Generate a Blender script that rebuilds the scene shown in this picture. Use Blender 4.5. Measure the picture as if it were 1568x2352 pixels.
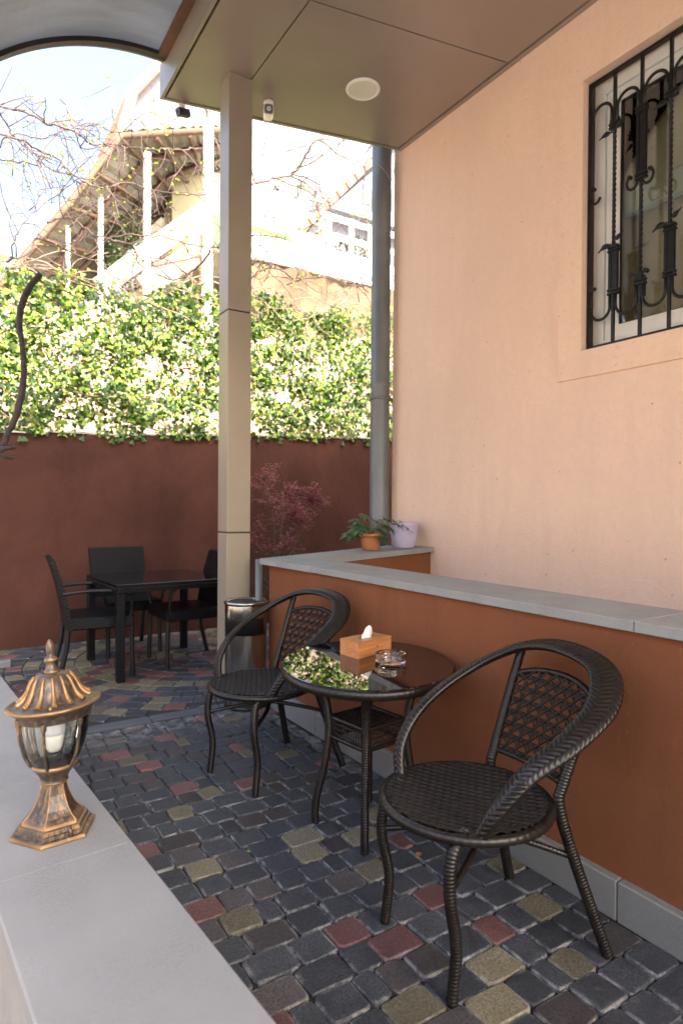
import bpy, bmesh, math, random
from math import sin, cos, pi, sqrt, atan2, floor
from mathutils import Vector, Matrix
random.seed(7)
for o in list(bpy.data.objects): bpy.data.objects.remove(o)
sc = bpy.context.scene
COL = sc.collection
# ------------------------------------------------------------------ camera
VP = Vector((784, 1176)); F = 1450.0
a = Vector((-921.0, 19.0, -F)).normalized()
roll = 0.007
u = Vector((roll, 1.0, -(roll*a.x + a.y)/a.z)).normalized()
x = a.cross(u)
M = Matrix((x, a, u)).to_4x4()
cam_d = bpy.data.cameras.new('camera'); cam = bpy.data.objects.new('camera', cam_d); COL.objects.link(cam)
M.translation = Vector((0, 0, 1.15)); cam.matrix_world = M
cam_d.sensor_fit = 'HORIZONTAL'; cam_d.sensor_width = 24.0; cam_d.lens = F/1568*24.0
cam_d.clip_start = 0.05; cam_d.clip_end = 3000
cam_d.dof.use_dof = True; cam_d.dof.focus_distance = 2.0; cam_d.dof.aperture_fstop = 4.5
sc.camera = cam
# ------------------------------------------------------------------ world and sun
SUN = Vector((0.10, -0.66, 0.69)).normalized()
w = bpy.data.worlds.new('World'); sc.world = w; w.use_nodes = True
nt = w.node_tree; bg = nt.nodes['Background']
sky = nt.nodes.new('ShaderNodeTexSky'); sky.sky_type = 'NISHITA'; sky.sun_disc = False
sky.sun_elevation = math.asin(SUN.z); sky.sun_rotation = math.atan2(SUN.x, SUN.y)
sky.air_density = 1.0; sky.dust_density = 8.0; sky.ozone_density = 1.0
nt.links.new(sky.outputs[0], bg.inputs[0]); bg.inputs[1].default_value = 0.15
sd = bpy.data.lights.new('sun', 'SUN'); sd.energy = 2.7; sd.angle = math.radians(0.5); sd.color = (1, 0.95, 0.86)
so = bpy.data.objects.new('sun', sd); COL.objects.link(so); so.location = (0, -5, 12)
so.rotation_euler = (-SUN).to_track_quat('-Z', 'Y').to_euler()
vs = sc.view_settings; vs.view_transform = 'Standard'; vs.look = 'None'; vs.gamma = 1; vs.use_curve_mapping = False
vs.exposure = 2.6
# ------------------------------------------------------------------ helpers
class MB:
    def __init__(s): s.v = []; s.f = []; s.sm = []; s.uv = None
    def add(s, vs_, fs, smooth=False):
        n = len(s.v); s.v += [tuple(p) for p in vs_]
        for f in fs: s.f.append(tuple(i+n for i in f)); s.sm.append(smooth)
    def box(s, x0, y0, z0, x1, y1, z1, m=None, smooth=False):
        p = [(x0,y0,z0),(x1,y0,z0),(x1,y1,z0),(x0,y1,z0),(x0,y0,z1),(x1,y0,z1),(x1,y1,z1),(x0,y1,z1)]
        if m is not None: p = [m @ Vector(q) for q in p]
        s.add(p, [(0,3,2,1),(4,5,6,7),(0,1,5,4),(1,2,6,5),(2,3,7,6),(3,0,4,7)], smooth)
    def bbox(s, x0, y0, z0, x1, y1, z1, b=.003, m=None):
        # chamfered box
        p = []
        for (ix, X) in ((1, x0), (-1, x1)):
            for (iy, Y) in ((1, y0), (-1, y1)):
                for (iz, Z) in ((1, z0), (-1, z1)):
                    p += [(X, Y+iy*b, Z+iz*b), (X+ix*b, Y, Z+iz*b), (X+ix*b, Y+iy*b, Z)]
        bm = bmesh.new()
        for q in p: bm.verts.new(q if m is None else m @ Vector(q))
        r = bmesh.ops.convex_hull(bm, input=bm.verts)
        bm.normal_update(); bm.verts.index_update()
        s.add([v.co[:] for v in bm.verts], [tuple(v.index for v in f.verts) for f in bm.faces]); bm.free()
    def prism(s, poly, z0, z1, m=None, smooth=False):
        n = len(poly); p = [(q[0], q[1], z0) for q in poly] + [(q[0], q[1], z1) for q in poly]
        if m is not None: p = [m @ Vector(q) for q in p]
        s.add(p, [tuple(reversed(range(n))), tuple(range(n, 2*n))])
        s.add(p, [(i, (i+1) % n, n+(i+1) % n, n+i) for i in range(n)], smooth)
    def lathe(s, prof, n=32, c=(0,0,0), cap=True, rfun=None, phase=0, smooth=True):
        vs_ = []
        for r, z in prof:
            for k in range(n):
                t = 2*pi*k/n + phase; rr = r if rfun is None else rfun(r, z, t)
                vs_.append((c[0]+rr*cos(t), c[1]+rr*sin(t), c[2]+z))
        fs = [(i*n+k, i*n+(k+1) % n, (i+1)*n+(k+1) % n, (i+1)*n+k) for i in range(len(prof)-1) for k in range(n)]
        s.add(vs_, fs, smooth)
        if cap:
            m_ = len(s.v)-len(vs_)
            s.f.append(tuple(reversed(range(m_, m_+n)))); s.sm.append(False)
            s.f.append(tuple(range(len(s.v)-n, len(s.v)))); s.sm.append(False)
    def tube(s, pts, rad, n=8, wrap=0, amp=.10, closed=False, cap=True, sx=1.0):
        # pts polyline of Vectors; rad float or function(t in 0..1); wrap = pitch of wound strip
        pts = [Vector(p) for p in pts]
        L = [0]
        for i in range(1, len(pts)): L.append(L[-1]+(pts[i]-pts[i-1]).length)
        tot = L[-1] or 1
        if wrap:
            m_ = max(2, int(tot/wrap*4)); q = []; j = 0
            for i in range(m_+1):
                d = tot*i/m_
                while j < len(L)-2 and L[j+1] < d: j += 1
                t = (d-L[j])/max(1e-9, L[j+1]-L[j]); q.append(pts[j].lerp(pts[j+1], min(1, t)))
            pts = q; L = [tot*i/m_ for i in range(m_+1)]
        N = len(pts); vs_ = []; up = None
        for i in range(N):
            if closed: d = pts[(i+1) % N]-pts[i-1]
            else: d = pts[min(i+1, N-1)]-pts[max(i-1, 0)]
            d.normalize()
            if up is None:
                up = Vector((0,0,1)) if abs(d.z) < .9 else Vector((1,0,0))
            s1 = d.cross(up); s1.normalize(); up = s1.cross(d); up.normalize()
            r0 = rad(L[i]/tot) if callable(rad) else rad
            for k in range(n):
                t = 2*pi*k/n; r = r0
                if wrap: r *= 1 + amp*(abs(sin(pi*(L[i]/wrap + k/n*1.0)))-.7)
                vs_.append(pts[i] + s1*(cos(t)*r*sx) + up*(sin(t)*r))
        R_ = N if closed else N-1
        fs = [(i*n+k, i*n+(k+1) % n, ((i+1) % N)*n+(k+1) % n, ((i+1) % N)*n+k) for i in range(R_) for k in range(n)]
        base = len(s.v); s.add(vs_, fs, True)
        if cap and not closed:
            s.f.append(tuple(reversed(range(base, base+n)))); s.sm.append(False)
            s.f.append(tuple(range(base+(N-1)*n, base+N*n))); s.sm.append(False)
    def build(s, name, mat, parent=None, loc=None, colors=None):
        me = bpy.data.meshes.new(name); me.from_pydata([tuple(p) for p in s.v], [], s.f)
        me.polygons.foreach_set('use_smooth', s.sm); me.update()
        if colors is not None:
            at = me.color_attributes.new('tint', 'FLOAT_COLOR', 'POINT')
            at.data.foreach_set('color', [c for q in colors for c in (q[0], q[1], q[2], 1.0)])
        if mat: me.materials.append(mat)
        o = bpy.data.objects.new(name, me); COL.objects.link(o)
        if parent: o.parent = parent
        if loc: o.location = loc
        return o
def fixn(o):
    bm = bmesh.new(); bm.from_mesh(o.data); bmesh.ops.recalc_face_normals(bm, faces=bm.faces); bm.to_mesh(o.data); bm.free(); return o
def tag(o, label=None, cat=None, group=None, kind=None):
    if label: o['label'] = label
    if cat: o['category'] = cat
    if group: o['group'] = group
    if kind: o['kind'] = kind
    return o
def thing(name, label, cat, loc=(0,0,0), rz=0, group=None, kind=None):
    o = bpy.data.objects.new(name, None); COL.objects.link(o); o.location = loc; o.rotation_euler = (0,0,rz)
    o.empty_display_size = .1
    return tag(o, label, cat, group, kind)
def copy_tree(o, parent=None):
    c = o.copy(); COL.objects.link(c); c.parent = parent
    for ch in list(o.children): copy_tree(ch, c)
    return c
def cr(P, n=8):
    P = [Vector(p) for p in P]; Q = [2*P[0]-P[1]] + P + [2*P[-1]-P[-2]]; o = []
    for i in range(1, len(Q)-2):
        for k in range(n):
            t = k/n; A, B, C_, D = Q[i-1:i+3]
            o.append(.5*(2*B+(C_-A)*t+(2*A-5*B+4*C_-D)*t*t+(3*B-A-3*C_+D)*t**3))
    o.append(P[-1]); return o
# ------------------------------------------------------------------ materials
def mat(name, col, rough=.6, metal=0, spec=.5):
    m = bpy.data.materials.new(name); m.use_nodes = True; b = m.node_tree.nodes['Principled BSDF']
    b.inputs['Base Color'].default_value = (*col, 1); b.inputs['Roughness'].default_value = rough
    b.inputs['Metallic'].default_value = metal; b.inputs['Specular IOR Level'].default_value = spec
    return m
def N(m, t, **kw):
    n = m.node_tree.nodes.new(t)
    for k, v in kw.items():
        if k in n.inputs: n.inputs[k].default_value = v
        else: setattr(n, k, v)
    return n
def LK(m, a_, b_): m.node_tree.links.new(a_, b_)
def BS(m): return m.node_tree.nodes['Principled BSDF']
def mixc(m, fac, c1, c2, mode='MIX'):
    n = N(m, 'ShaderNodeMix', data_type='RGBA', blend_type=mode)
    for i, v in ((0, fac), (6, c1), (7, c2)):
        if hasattr(v, 'is_linked') or hasattr(v, 'links'): LK(m, v, n.inputs[i])
        else: n.inputs[i].default_value = v if i == 0 else (*v, 1)
    return n.outputs[2]
def ramp(m, src, stops):
    n = N(m, 'ShaderNodeValToRGB'); e = n.color_ramp.elements
    while len(e) < len(stops): e.new(.5)
    for q, (p, c) in zip(e, stops): q.position = p; q.color = (c, c, c, 1) if not hasattr(c, '__len__') else (*c, 1)
    LK(m, src, n.inputs[0]); return n.outputs[0]
def noise(m, scale, detail=4, coord='Object', rough=.55, dist=0, vec=None):
    n = N(m, 'ShaderNodeTexNoise', Scale=scale, Detail=detail, Roughness=rough, Distortion=dist)
    if vec is None: vec = N(m, 'ShaderNodeTexCoord').outputs[coord]
    LK(m, vec, n.inputs['Vector']); return n.outputs[0]
def bump(m, h, strength=.3, dist=.002, nrm=None):
    b = N(m, 'ShaderNodeBump', Strength=strength, Distance=dist); LK(m, h, b.inputs['Height'])
    if nrm: LK(m, nrm, b.inputs['Normal'])
    LK(m, b.outputs[0], BS(m).inputs['Normal']); return b.outputs[0]
def scaled(m, s, coord='Object'):
    t = N(m, 'ShaderNodeTexCoord'); mp = N(m, 'ShaderNodeMapping'); mp.inputs['Scale'].default_value = s
    LK(m, t.outputs[coord], mp.inputs[0]); return mp.outputs[0]
def plain(name, col, rough=.6, metal=0, var=.15, scale=8, bmp=.15, bscale=60, bd=.001, spec=.5):
    m = mat(name, col, rough, metal, spec); n = noise(m, scale, 5)
    f = ramp(m, n, [(.3, 0), (.7, 1)])
    LK(m, mixc(m, f, [c*(1-var) for c in col], [min(1, c*(1+var)) for c in col]), BS(m).inputs['Base Color'])
    rr = N(m, 'ShaderNodeMapRange'); LK(m, n, rr.inputs[0]); rr.inputs[3].default_value = max(0, rough-.1); rr.inputs[4].default_value = min(1, rough+.1)
    LK(m, rr.outputs[0], BS(m).inputs['Roughness'])
    if bmp: bump(m, noise(m, bscale, 5), bmp, bd)
    return m
# stucco
def stucco(name, col, grain=140, st=.5, d=.003, stain=.12, pits=True):
    m = mat(name, col, .88, 0, .2)
    big = ramp(m, noise(m, 1.3, 6, dist=.4), [(.35, 0), (.65, 1)])
    c = mixc(m, big, [q*(1-stain) for q in col], [min(1, q*(1+stain*.5)) for q in col])
    fine = ramp(m, noise(m, 55, 3), [(.62, 0), (.75, 1)])
    c = mixc(m, fine, c, [q*.8 for q in col])
    st_ = ramp(m, noise(m, 3.2, 6, vec=scaled(m, (1.0, 2.2, .35)), rough=.65), [(.48, 0), (.75, 1)])
    c = mixc(m, st_, c, [q*(1-stain*1.2) for q in col])
    g2 = ramp(m, noise(m, 24, 4, rough=.8), [(.35, 0), (.65, 1)])
    g3 = N(m, 'ShaderNodeMath', operation='MULTIPLY'); LK(m, g2, g3.inputs[0]); g3.inputs[1].default_value = .35; c = mixc(m, g3.outputs[0], c, [q*.86 for q in col])
    sc2 = ramp(m, noise(m, 9, 3, vec=scaled(m, (1, 2.5, .5)), dist=2.5), [(.495, 0), (.502, 1), (.509, 0)])
    sc3 = N(m, 'ShaderNodeMath', operation='MULTIPLY'); LK(m, sc2, sc3.inputs[0]); LK(m, st_, sc3.inputs[1])
    if not pits: c = mixc(m, sc3.outputs[0], c, [min(1, q*1.5+.02) for q in col])
    if pits:
        v = N(m, 'ShaderNodeTexVoronoi', Scale=9.0); LK(m, N(m, 'ShaderNodeTexCoord').outputs['Object'], v.inputs['Vector'])
        sp = ramp(m, v.outputs[0], [(.035, 1), (.06, 0)])
        c = mixc(m, sp, c, [q*.62 for q in col])
    LK(m, c, BS(m).inputs['Base Color'])
    bump(m, noise(m, grain, 5, rough=.7), st, d)
    return m
M_peach = stucco('peach_stucco', (.90, .655, .505), 85, .75, .006, .055)
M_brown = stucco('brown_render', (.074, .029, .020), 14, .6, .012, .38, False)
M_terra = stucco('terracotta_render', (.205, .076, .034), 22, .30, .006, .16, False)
def concrete(name, col, v=.16, sc_=3.0, bs=120, bst=.18, spk=True):
    m = mat(name, col, .72, 0, .35)
    n1 = ramp(m, noise(m, sc_, 7, rough=.65), [(.3, 0), (.7, 1)])
    c = mixc(m, n1, [q*(1-v) for q in col], [q*(1+v) for q in col])
    n2 = ramp(m, noise(m, 180, 2), [(.35, .0), (.65, 1)])
    if spk: c = mixc(m, n2, c, [q*1.05 for q in col], 'MIX')
    LK(m, c, BS(m).inputs['Base Color']); bump(m, noise(m, bs, 6, rough=.7), bst, .002)
    return m
M_cap = concrete('grey_basalt_cap', (.255, .26, .25), .24, 5)
M_caps = concrete('grey_stone_sawn', (.30, .295, .275), .2, 5)
M_kerb = concrete('grey_basalt_plinth', (.20, .20, .19), .2, 4)
M_par = concrete('pale_grey_slab', (.198, .200, .202), .20, 4.2, 260, .12)
M_mortar = plain('joint_sand', (.022, .020, .017), .95, 0, .3, 30, .6, 200, .004)
def stone_mat(name, col, col2, wh=.45):
    m = mat(name, col, .6, 0, .4)
    tc = N(m, 'ShaderNodeTexCoord'); oi = N(m, 'ShaderNodeObjectInfo')
    add = N(m, 'ShaderNodeVectorMath', operation='ADD'); LK(m, tc.outputs['Object'], add.inputs[0])
    mul = N(m, 'ShaderNodeVectorMath', operation='SCALE'); mul.inputs['Scale'].default_value = 1.0
    cb = N(m, 'ShaderNodeCombineXYZ'); mm = N(m, 'ShaderNodeMath', operation='MULTIPLY'); mm.inputs[1].default_value = 37.0
    LK(m, oi.outputs['Random'], mm.inputs[0]); LK(m, mm.outputs[0], cb.inputs[0]); LK(m, mm.outputs[0], cb.inputs[1]); LK(m, cb.outputs[0], add.inputs[1])
    V = add.outputs[0]
    n1 = ramp(m, noise(m, 22, 6, vec=V, rough=.7), [(.35, 0), (.68, 1)])
    n0 = ramp(m, noise(m, 150, 3, vec=V, rough=.7), [(.4, 0), (.62, 1)])
    c = mixc(m, n1, col, col2)
    c = mixc(m, n0, c, [q*.62 for q in col])
    # brightness differs from stone to stone
    mr = N(m, 'ShaderNodeMapRange'); LK(m, oi.outputs['Random'], mr.inputs[0]); mr.inputs[3].default_value = .72; mr.inputs[4].default_value = 1.3
    hv = N(m, 'ShaderNodeHueSaturation'); LK(m, c, hv.inputs['Color']); LK(m, mr.outputs[0], hv.inputs['Value'])
    # lime bloom along worn edges
    sp = N(m, 'ShaderNodeSeparateXYZ'); LK(m, tc.outputs['Generated'], sp.inputs[0])
    def edge(o_):
        s1 = N(m, 'ShaderNodeMath', operation='SUBTRACT'); LK(m, o_, s1.inputs[0]); s1.inputs[1].default_value = .5
        s2 = N(m, 'ShaderNodeMath', operation='ABSOLUTE'); LK(m, s1.outputs[0], s2.inputs[0]); return s2.outputs[0]
    mx = N(m, 'ShaderNodeMath', operation='MAXIMUM'); LK(m, edge(sp.outputs[0]), mx.inputs[0]); LK(m, edge(sp.outputs[1]), mx.inputs[1])
    e = ramp(m, mx.outputs[0], [(.40, 0), (.49, 1)])
    n3 = ramp(m, noise(m, 16, 7, vec=V, rough=.8), [(.46, 0), (.62, 1)])
    ml = N(m, 'ShaderNodeMath', operation='MULTIPLY'); LK(m, e, ml.inputs[0]); LK(m, n3, ml.inputs[1])
    m2 = N(m, 'ShaderNodeMath', operation='MULTIPLY'); LK(m, ml.outputs[0], m2.inputs[0]); m2.inputs[1].default_value = wh
    LK(m, mixc(m, m2.outputs[0], hv.outputs[0], (.42, .42, .42)), BS(m).inputs['Base Color'])
    mr2 = N(m, 'ShaderNodeMapRange'); LK(m, n1, mr2.inputs[0]); mr2.inputs[3].default_value = .50; mr2.inputs[4].default_value = .75
    LK(m, mr2.outputs[0], BS(m).inputs['Roughness'])
    bump(m, noise(m, 70, 7, vec=V, rough=.75), .5, .003)
    return m
M_st = [stone_mat('charcoal_paver', (.036, .040, .048), (.068, .074, .085), .55), stone_mat('brown_grey_paver', (.050, .045, .046), (.080, .070, .070), .45),
        stone_mat('yellow_paver', (.125, .110, .070), (.185, .166, .118), .35), stone_mat('red_paver', (.115, .052, .051), (.160, .082, .078), .3)]
def wicker(name, col, bs=None, rough=.38):
    m = mat(name, col, rough, 0, .42)
    n = ramp(m, noise(m, 30, 4), [(.35, 0), (.7, 1)])
    LK(m, mixc(m, n, [q*.75 for q in col], [q*1.45 for q in col]), BS(m).inputs['Base Color'])
    bump(m, noise(m, 500, 2, vec=scaled(m, (1, 1, .3))), .25, .0006)
    return m
M_wick = wicker('dark_brown_resin_wicker', (.0095, .0072, .0058))
M_wickb = wicker('black_resin_wicker', (.006, .0063, .0075), rough=.42)
# woven bump for far furniture
M_weave = mat('black_woven_panel', (.013, .014, .017), .42, 0, .6)
_br = N(M_weave, 'ShaderNodeTexBrick', Scale=1.0); _br.inputs['Mortar Size'].default_value = .12; _br.inputs['Brick Width'].default_value = .034; _br.inputs['Row Height'].default_value = .011
_mp = N(M_weave, 'ShaderNodeMapping'); _tc = N(M_weave, 'ShaderNodeTexCoord'); LK(M_weave, _tc.outputs['UV'], _mp.inputs[0])
M_weave.node_tree.nodes.remove(_br); M_weave.node_tree.nodes.remove(_mp); M_weave.node_tree.nodes.remove(_tc)
bump(M_weave, noise(M_weave, 90, 2, vec=scaled(M_weave, (1, 1, 1.6))), .5, .003)
def alu(name, col, r=.38, m_=.55):
    m = mat(name, col, r, m_, .5)
    n = ramp(m, noise(m, 2.2, 4), [(.3, 0), (.7, 1)])
    LK(m, mixc(m, n, [q*.94 for q in col], [q*1.05 for q in col]), BS(m).inputs['Base Color'])
    bump(m, noise(m, 400, 2), .06, .0004); return m
M_alu = alu('champagne_composite_panel', (.36, .315, .25), .42, .35)
M_alus = alu('soffit_composite_panel', (.365, .305, .275), .36, .4)
M_gap = mat('dark_joint', (.03, .028, .025), .8)
M_white = plain('white_pvc', (.78, .78, .76), .35, 0, .04, 3, 0)
M_iron = plain('black_wrought_iron', (.010, .010, .010), .38, .3, .4, 40, .35, 90, .002)
M_pipe = plain('grey_painted_metal', (.17, .185, .19), .45, .3, .14, 5, .1, 40)
M_steel = mat('brushed_stainless', (.44, .44, .43), .20, 1.0)
bump(M_steel, noise(M_steel, 60, 3, vec=scaled(M_steel, (1, 1, .03))), .12, .001)
M_blackp = mat('gloss_black_paint', (.012, .012, .012), .3)
def glass(name, tint=(1,1,1), rough=0.0, ior=1.45):
    m = mat(name, tint, rough); b = BS(m); b.inputs['Transmission Weight'].default_value = 1.0; b.inputs['IOR'].default_value = ior; return m
M_glass = glass('clear_glass', (.97, .985, .98))
def thin_glass(name, k=.12, tint=(1,1,1)):
    m = bpy.data.materials.new(name); m.use_nodes = True; nt_ = m.node_tree; nt_.nodes.remove(nt_.nodes['Principled BSDF'])
    out = nt_.nodes['Material Output']; t = nt_.nodes.new('ShaderNodeBsdfTransparent'); t.inputs[0].default_value = (*tint, 1)
    g = nt_.nodes.new('ShaderNodeBsdfGlossy'); g.inputs['Roughness'].default_value = .01; lw = nt_.nodes.new('ShaderNodeFresnel'); lw.inputs[0].default_value = 1.5
    ad = nt_.nodes.new('ShaderNodeMath'); ad.operation = 'MULTIPLY_ADD'; ad.inputs[1].default_value = 1.6; ad.inputs[2].default_value = k
    mx = nt_.nodes.new('ShaderNodeMixShader'); nt_.links.new(lw.outputs[0], ad.inputs[0]); nt_.links.new(ad.outputs[0], mx.inputs[0])
    nt_.links.new(t.outputs[0], mx.inputs[1]); nt_.links.new(g.outputs[0], mx.inputs[2]); nt_.links.new(mx.outputs[0], out.inputs[0]); return m
M_pane = thin_glass('window_glass', .10, (.9, .93, .9))
M_lglass = thin_glass('lantern_glass', .06, (.86, .90, .88))
M_tglass = mat('dark_tinted_tabletop_glass', (.006, .005, .005), .012, 0, 1.0); BS(M_tglass).inputs['IOR'].default_value = 2.1
# ------------------------------------------------------------------ ground and paving
g = MB(); g.add([(-400,-400,-.03),(400,-400,-.03),(400,400,-.03),(-400,400,-.03)], [(0,1,2,3)])
tag(g.build('ground', plain('dusty_ground', (.20, .185, .16), .95, 0, .35, 2.5, .8, 18, .02)), kind='structure')
g = MB(); g.box(.02, -3, -.02, 4.2, 5.7, -.012)
patio = tag(g.build('patio_floor', M_mortar), 'dark tumbled block paving of the terrace', kind='structure')
def inset_poly(p, d):
    c = Vector((sum(q[0] for q in p)/len(p), sum(q[1] for q in p)/len(p)))
    o = []
    for q in p:
        v = Vector(q)-c; o.append((c.x+v.x*(1-d/max(.02, abs(v.x)+1e-6)) if abs(v.x) > d else q[0], c.y+v.y*(1-d/max(.02, abs(v.y)+1e-6)) if abs(v.y) > d else q[1]))
    return o
def stone_data(poly, h=.03, b=.006, rnd=random):
    n = len(poly); p1 = inset_poly(poly, b)
    tops = [h + rnd.uniform(-.0012, .0012) for _ in range(n)]
    v = [(q[0], q[1], -.012) for q in poly] + [(q[0], q[1], h-b*.9) for q in poly] + [(q[0], q[1], t) for q, t in zip(p1, tops)]
    f = [(i, (i+1) % n, n+(i+1) % n, n+i) for i in range(n)] + [(n+i, n+(i+1) % n, 2*n+(i+1) % n, 2*n+i) for i in range(n)] + [tuple(range(2*n, 3*n))]
    return v, f
def rquad(c4, r, wob=.0015, rnd=random):
    # quad with cut corners, two points per corner plus mid bulge
    o = []
    for i in range(4):
        p = Vector(c4[i]); a_ = Vector(c4[i-1]); b_ = Vector(c4[(i+1) % 4])
        for t, (d) in ((0, a_), (1, b_)):
            dd = (d-p).normalized(); q = p+dd*(r*rnd.uniform(.8, 1.4))
            if t == 0: o.append((q.x, q.y)); m_ = p+((a_-p).normalized()+(b_-p).normalized())*r*.33; o.append((m_.x, m_.y))
            else: o.append((q.x, q.y))
    return [(q[0]+rnd.uniform(-wob, wob), q[1]+rnd.uniform(-wob, wob)) for q in o]
PZ = -.028   # stones' tops reach z = 0
camp = Vector((0, 0))
def parapet_x(y): return .448-.082*y + .015
mesh_cache = {}
def paver_mesh(wi, w_, d_, var):
    k = (wi, var)
    if k not in mesh_cache:
        rr = random.Random(hash(k) & 0xffff)
        poly = rquad([(-w_/2, -d_/2), (w_/2, -d_/2), (w_/2, d_/2), (-w_/2, d_/2)], .0125, .0020, rr)
        v, f = stone_data(poly, .028, .0040, rr)
        me = bpy.data.meshes.new('paving_stone'); me.from_pydata(v, [], f); me.polygons.foreach_set('use_smooth', [False]*len(f)); me.update()
        me.materials.append(M_st[0]); mesh_cache[k] = me
    return mesh_cache[k]
WID = [.062, .086, .106, .128]
rg = random.Random(11); stones = []
y = .14; j = 0
while y < 3.36:
    x = .05 + rg.uniform(0, .1); last = -1
    while x < 1.60:
        wi = rg.choices([0, 1, 2, 3], [1.8, 2.8, 3.6, 2.0])[0]; w_ = WID[wi]
        if x+w_ > 1.60: 
            fit = [i for i in range(4) if x+WID[i] <= 1.60]
            if not fit:
                if stones and stones[-1][1] == y:
                    q = stones[-1]; ex = 1.596-x; stones[-1] = (q[0]+ex/2, *q[1:7], 1+ex/WID[q[2]])
                break
            wi = fit[-1]; w_ = WID[wi]
        c = rg.choices([0, 1, 2, 3], [66, 15, 10.5, 8.5] if last < 2 else [80, 16, 3, 2])[0]; last = c
        stones.append((x+w_/2, y, wi, c, rg.randrange(4), rg.gauss(0, .012), rg.uniform(-.003, .003), 1.0))
        x += w_+.0025
    y += .0985; j += 1
vis = [s for s in stones if s[0] > parapet_x(s[1])-.10 and s[1] > .3]
hid = [s for s in stones if s not in vis]
vis.sort(key=lambda s: s[0]**2+s[1]**2)
def place_stone(s, parent):
    o = bpy.data.objects.new('paving_stone', paver_mesh(s[2], WID[s[2]]-.001, .0965, s[4])); COL.objects.link(o); o.parent = parent
    o.location = (s[0], s[1], PZ+s[6]); o.rotation_euler = (rg.gauss(0, .005), rg.gauss(0, .005), s[5]+(pi if rg.random() < .5 else 0))
    o.material_slots[0].link = 'OBJECT'; o.material_slots[0].material = M_st[s[3]]; o.scale.x = s[7]
for s in vis[:299]: place_stone(s, patio)
def joined_stones(lst, name, parent, cols):
    for ci in range(4):
        mb = MB()
        for (poly, h, c) in lst:
            if c != ci: continue
            v, f = stone_data(poly, h); mb.add([(p[0], p[1], p[2]+PZ) for p in v], f)
        if mb.v: tag(mb.build(name, M_st[ci], parent), kind='stuff')
rest = []
for s in vis[299:]+hid:
    w_ = WID[s[2]]/2-.001; d_ = .048
    rest.append((rquad([(s[0]-w_, s[1]-d_), (s[0]+w_, s[1]-d_), (s[0]+w_, s[1]+d_), (s[0]-w_, s[1]+d_)], .012), .028+s[6], s[3]))
joined_stones(rest, 'far_pavers', patio, None)
# border band of long dark slabs between the two pavings
x = .15
while x < 1.6:
    w_ = min(rg.uniform(.30, .42), 1.60-x)
    mb = MB(); v, f = stone_data(rquad([(x, 3.365), (x+w_-.005, 3.365), (x+w_-.005, 3.455), (x, 3.455)], .008), .029)
    mb.add([(p[0], p[1], p[2]+PZ) for p in v], f); mb.build('border_slab', concrete('dark_border_concrete', (.075, .082, .095), .15, 8) if x < .2 else bpy.data.materials['dark_border_concrete'], patio); x += w_
# circular paving under the far table
g = MB(); g.box(.021, 3.46, -.0115, 4.19, 5.69, -.008)
circ = tag(g.build('circular_paving', M_mortar), 'block paving laid in rings around the dining table', kind='structure')
cx, cy = 1.72, 4.72; ringst = []
for ri in range(24):
    r0 = .02+ri*.112; r1 = r0+.106; rm = (r0+r1)/2; n = max(5, int(2*pi*rm/.125)); ph = rg.random()*6
    for k in range(n):
        t0 = ph+2*pi*k/n; t1 = ph+2*pi*(k+1)/n; tm = (t0+t1)/2
        px, py = cx+rm*cos(tm), cy+rm*sin(tm)
        if not (.06 < px < 2.9 and 3.50 < py < 5.60): continue
        g_ = .0028/rm
        q = [(cx+r0*cos(t0+g_), cy+r0*sin(t0+g_)), (cx+r1*cos(t0+g_), cy+r1*sin(t0+g_)), (cx+r1*cos(t1-g_), cy+r1*sin(t1-g_)), (cx+r0*cos(t1-g_), cy+r0*sin(t1-g_))]
        q = [(p[0], min(max(p[1], 3.462), 5.645)) for p in q][::-1]
        if rm < .55: W_ = [5, 2, 2, 1.5]
        elif rm < .68: W_ = [1, 1, 1, 7]
        elif rm < .82: W_ = [8, 2, 1, .4]
        elif rm < 1.05: W_ = [1.4, .6, 8, .6]
        else: W_ = [6.5, 1.5, 2.6, 1.6]
        ringst.append((px, py, q, rg.choices([0,1,2,3], W_)[0]))
def edist(s): return s[0]**2+s[1]**2 if (s[0] < 1.75 and s[0] > .1) else 99
ringst.sort(key=edist)
for s in ringst[:290]:
    c0 = (s[0], s[1]); poly = rquad([(p[0]-c0[0], p[1]-c0[1]) for p in s[2]], .007, .0012)
    v, f = stone_data(poly, .029, .004)
    me = bpy.data.meshes.new('paving_stone'); me.from_pydata(v, [], f); me.materials.append(M_st[s[3]]); me.update()
    o = bpy.data.objects.new('paving_stone', me); COL.objects.link(o); o.parent = circ; o.location = (s[0], s[1], PZ+rg.uniform(-.002, .002)+.001)
joined_stones([(rquad(s[2], .007, .0012), .028, s[3]) for s in ringst[290:]], 'far_pavers', circ, None)
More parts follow.
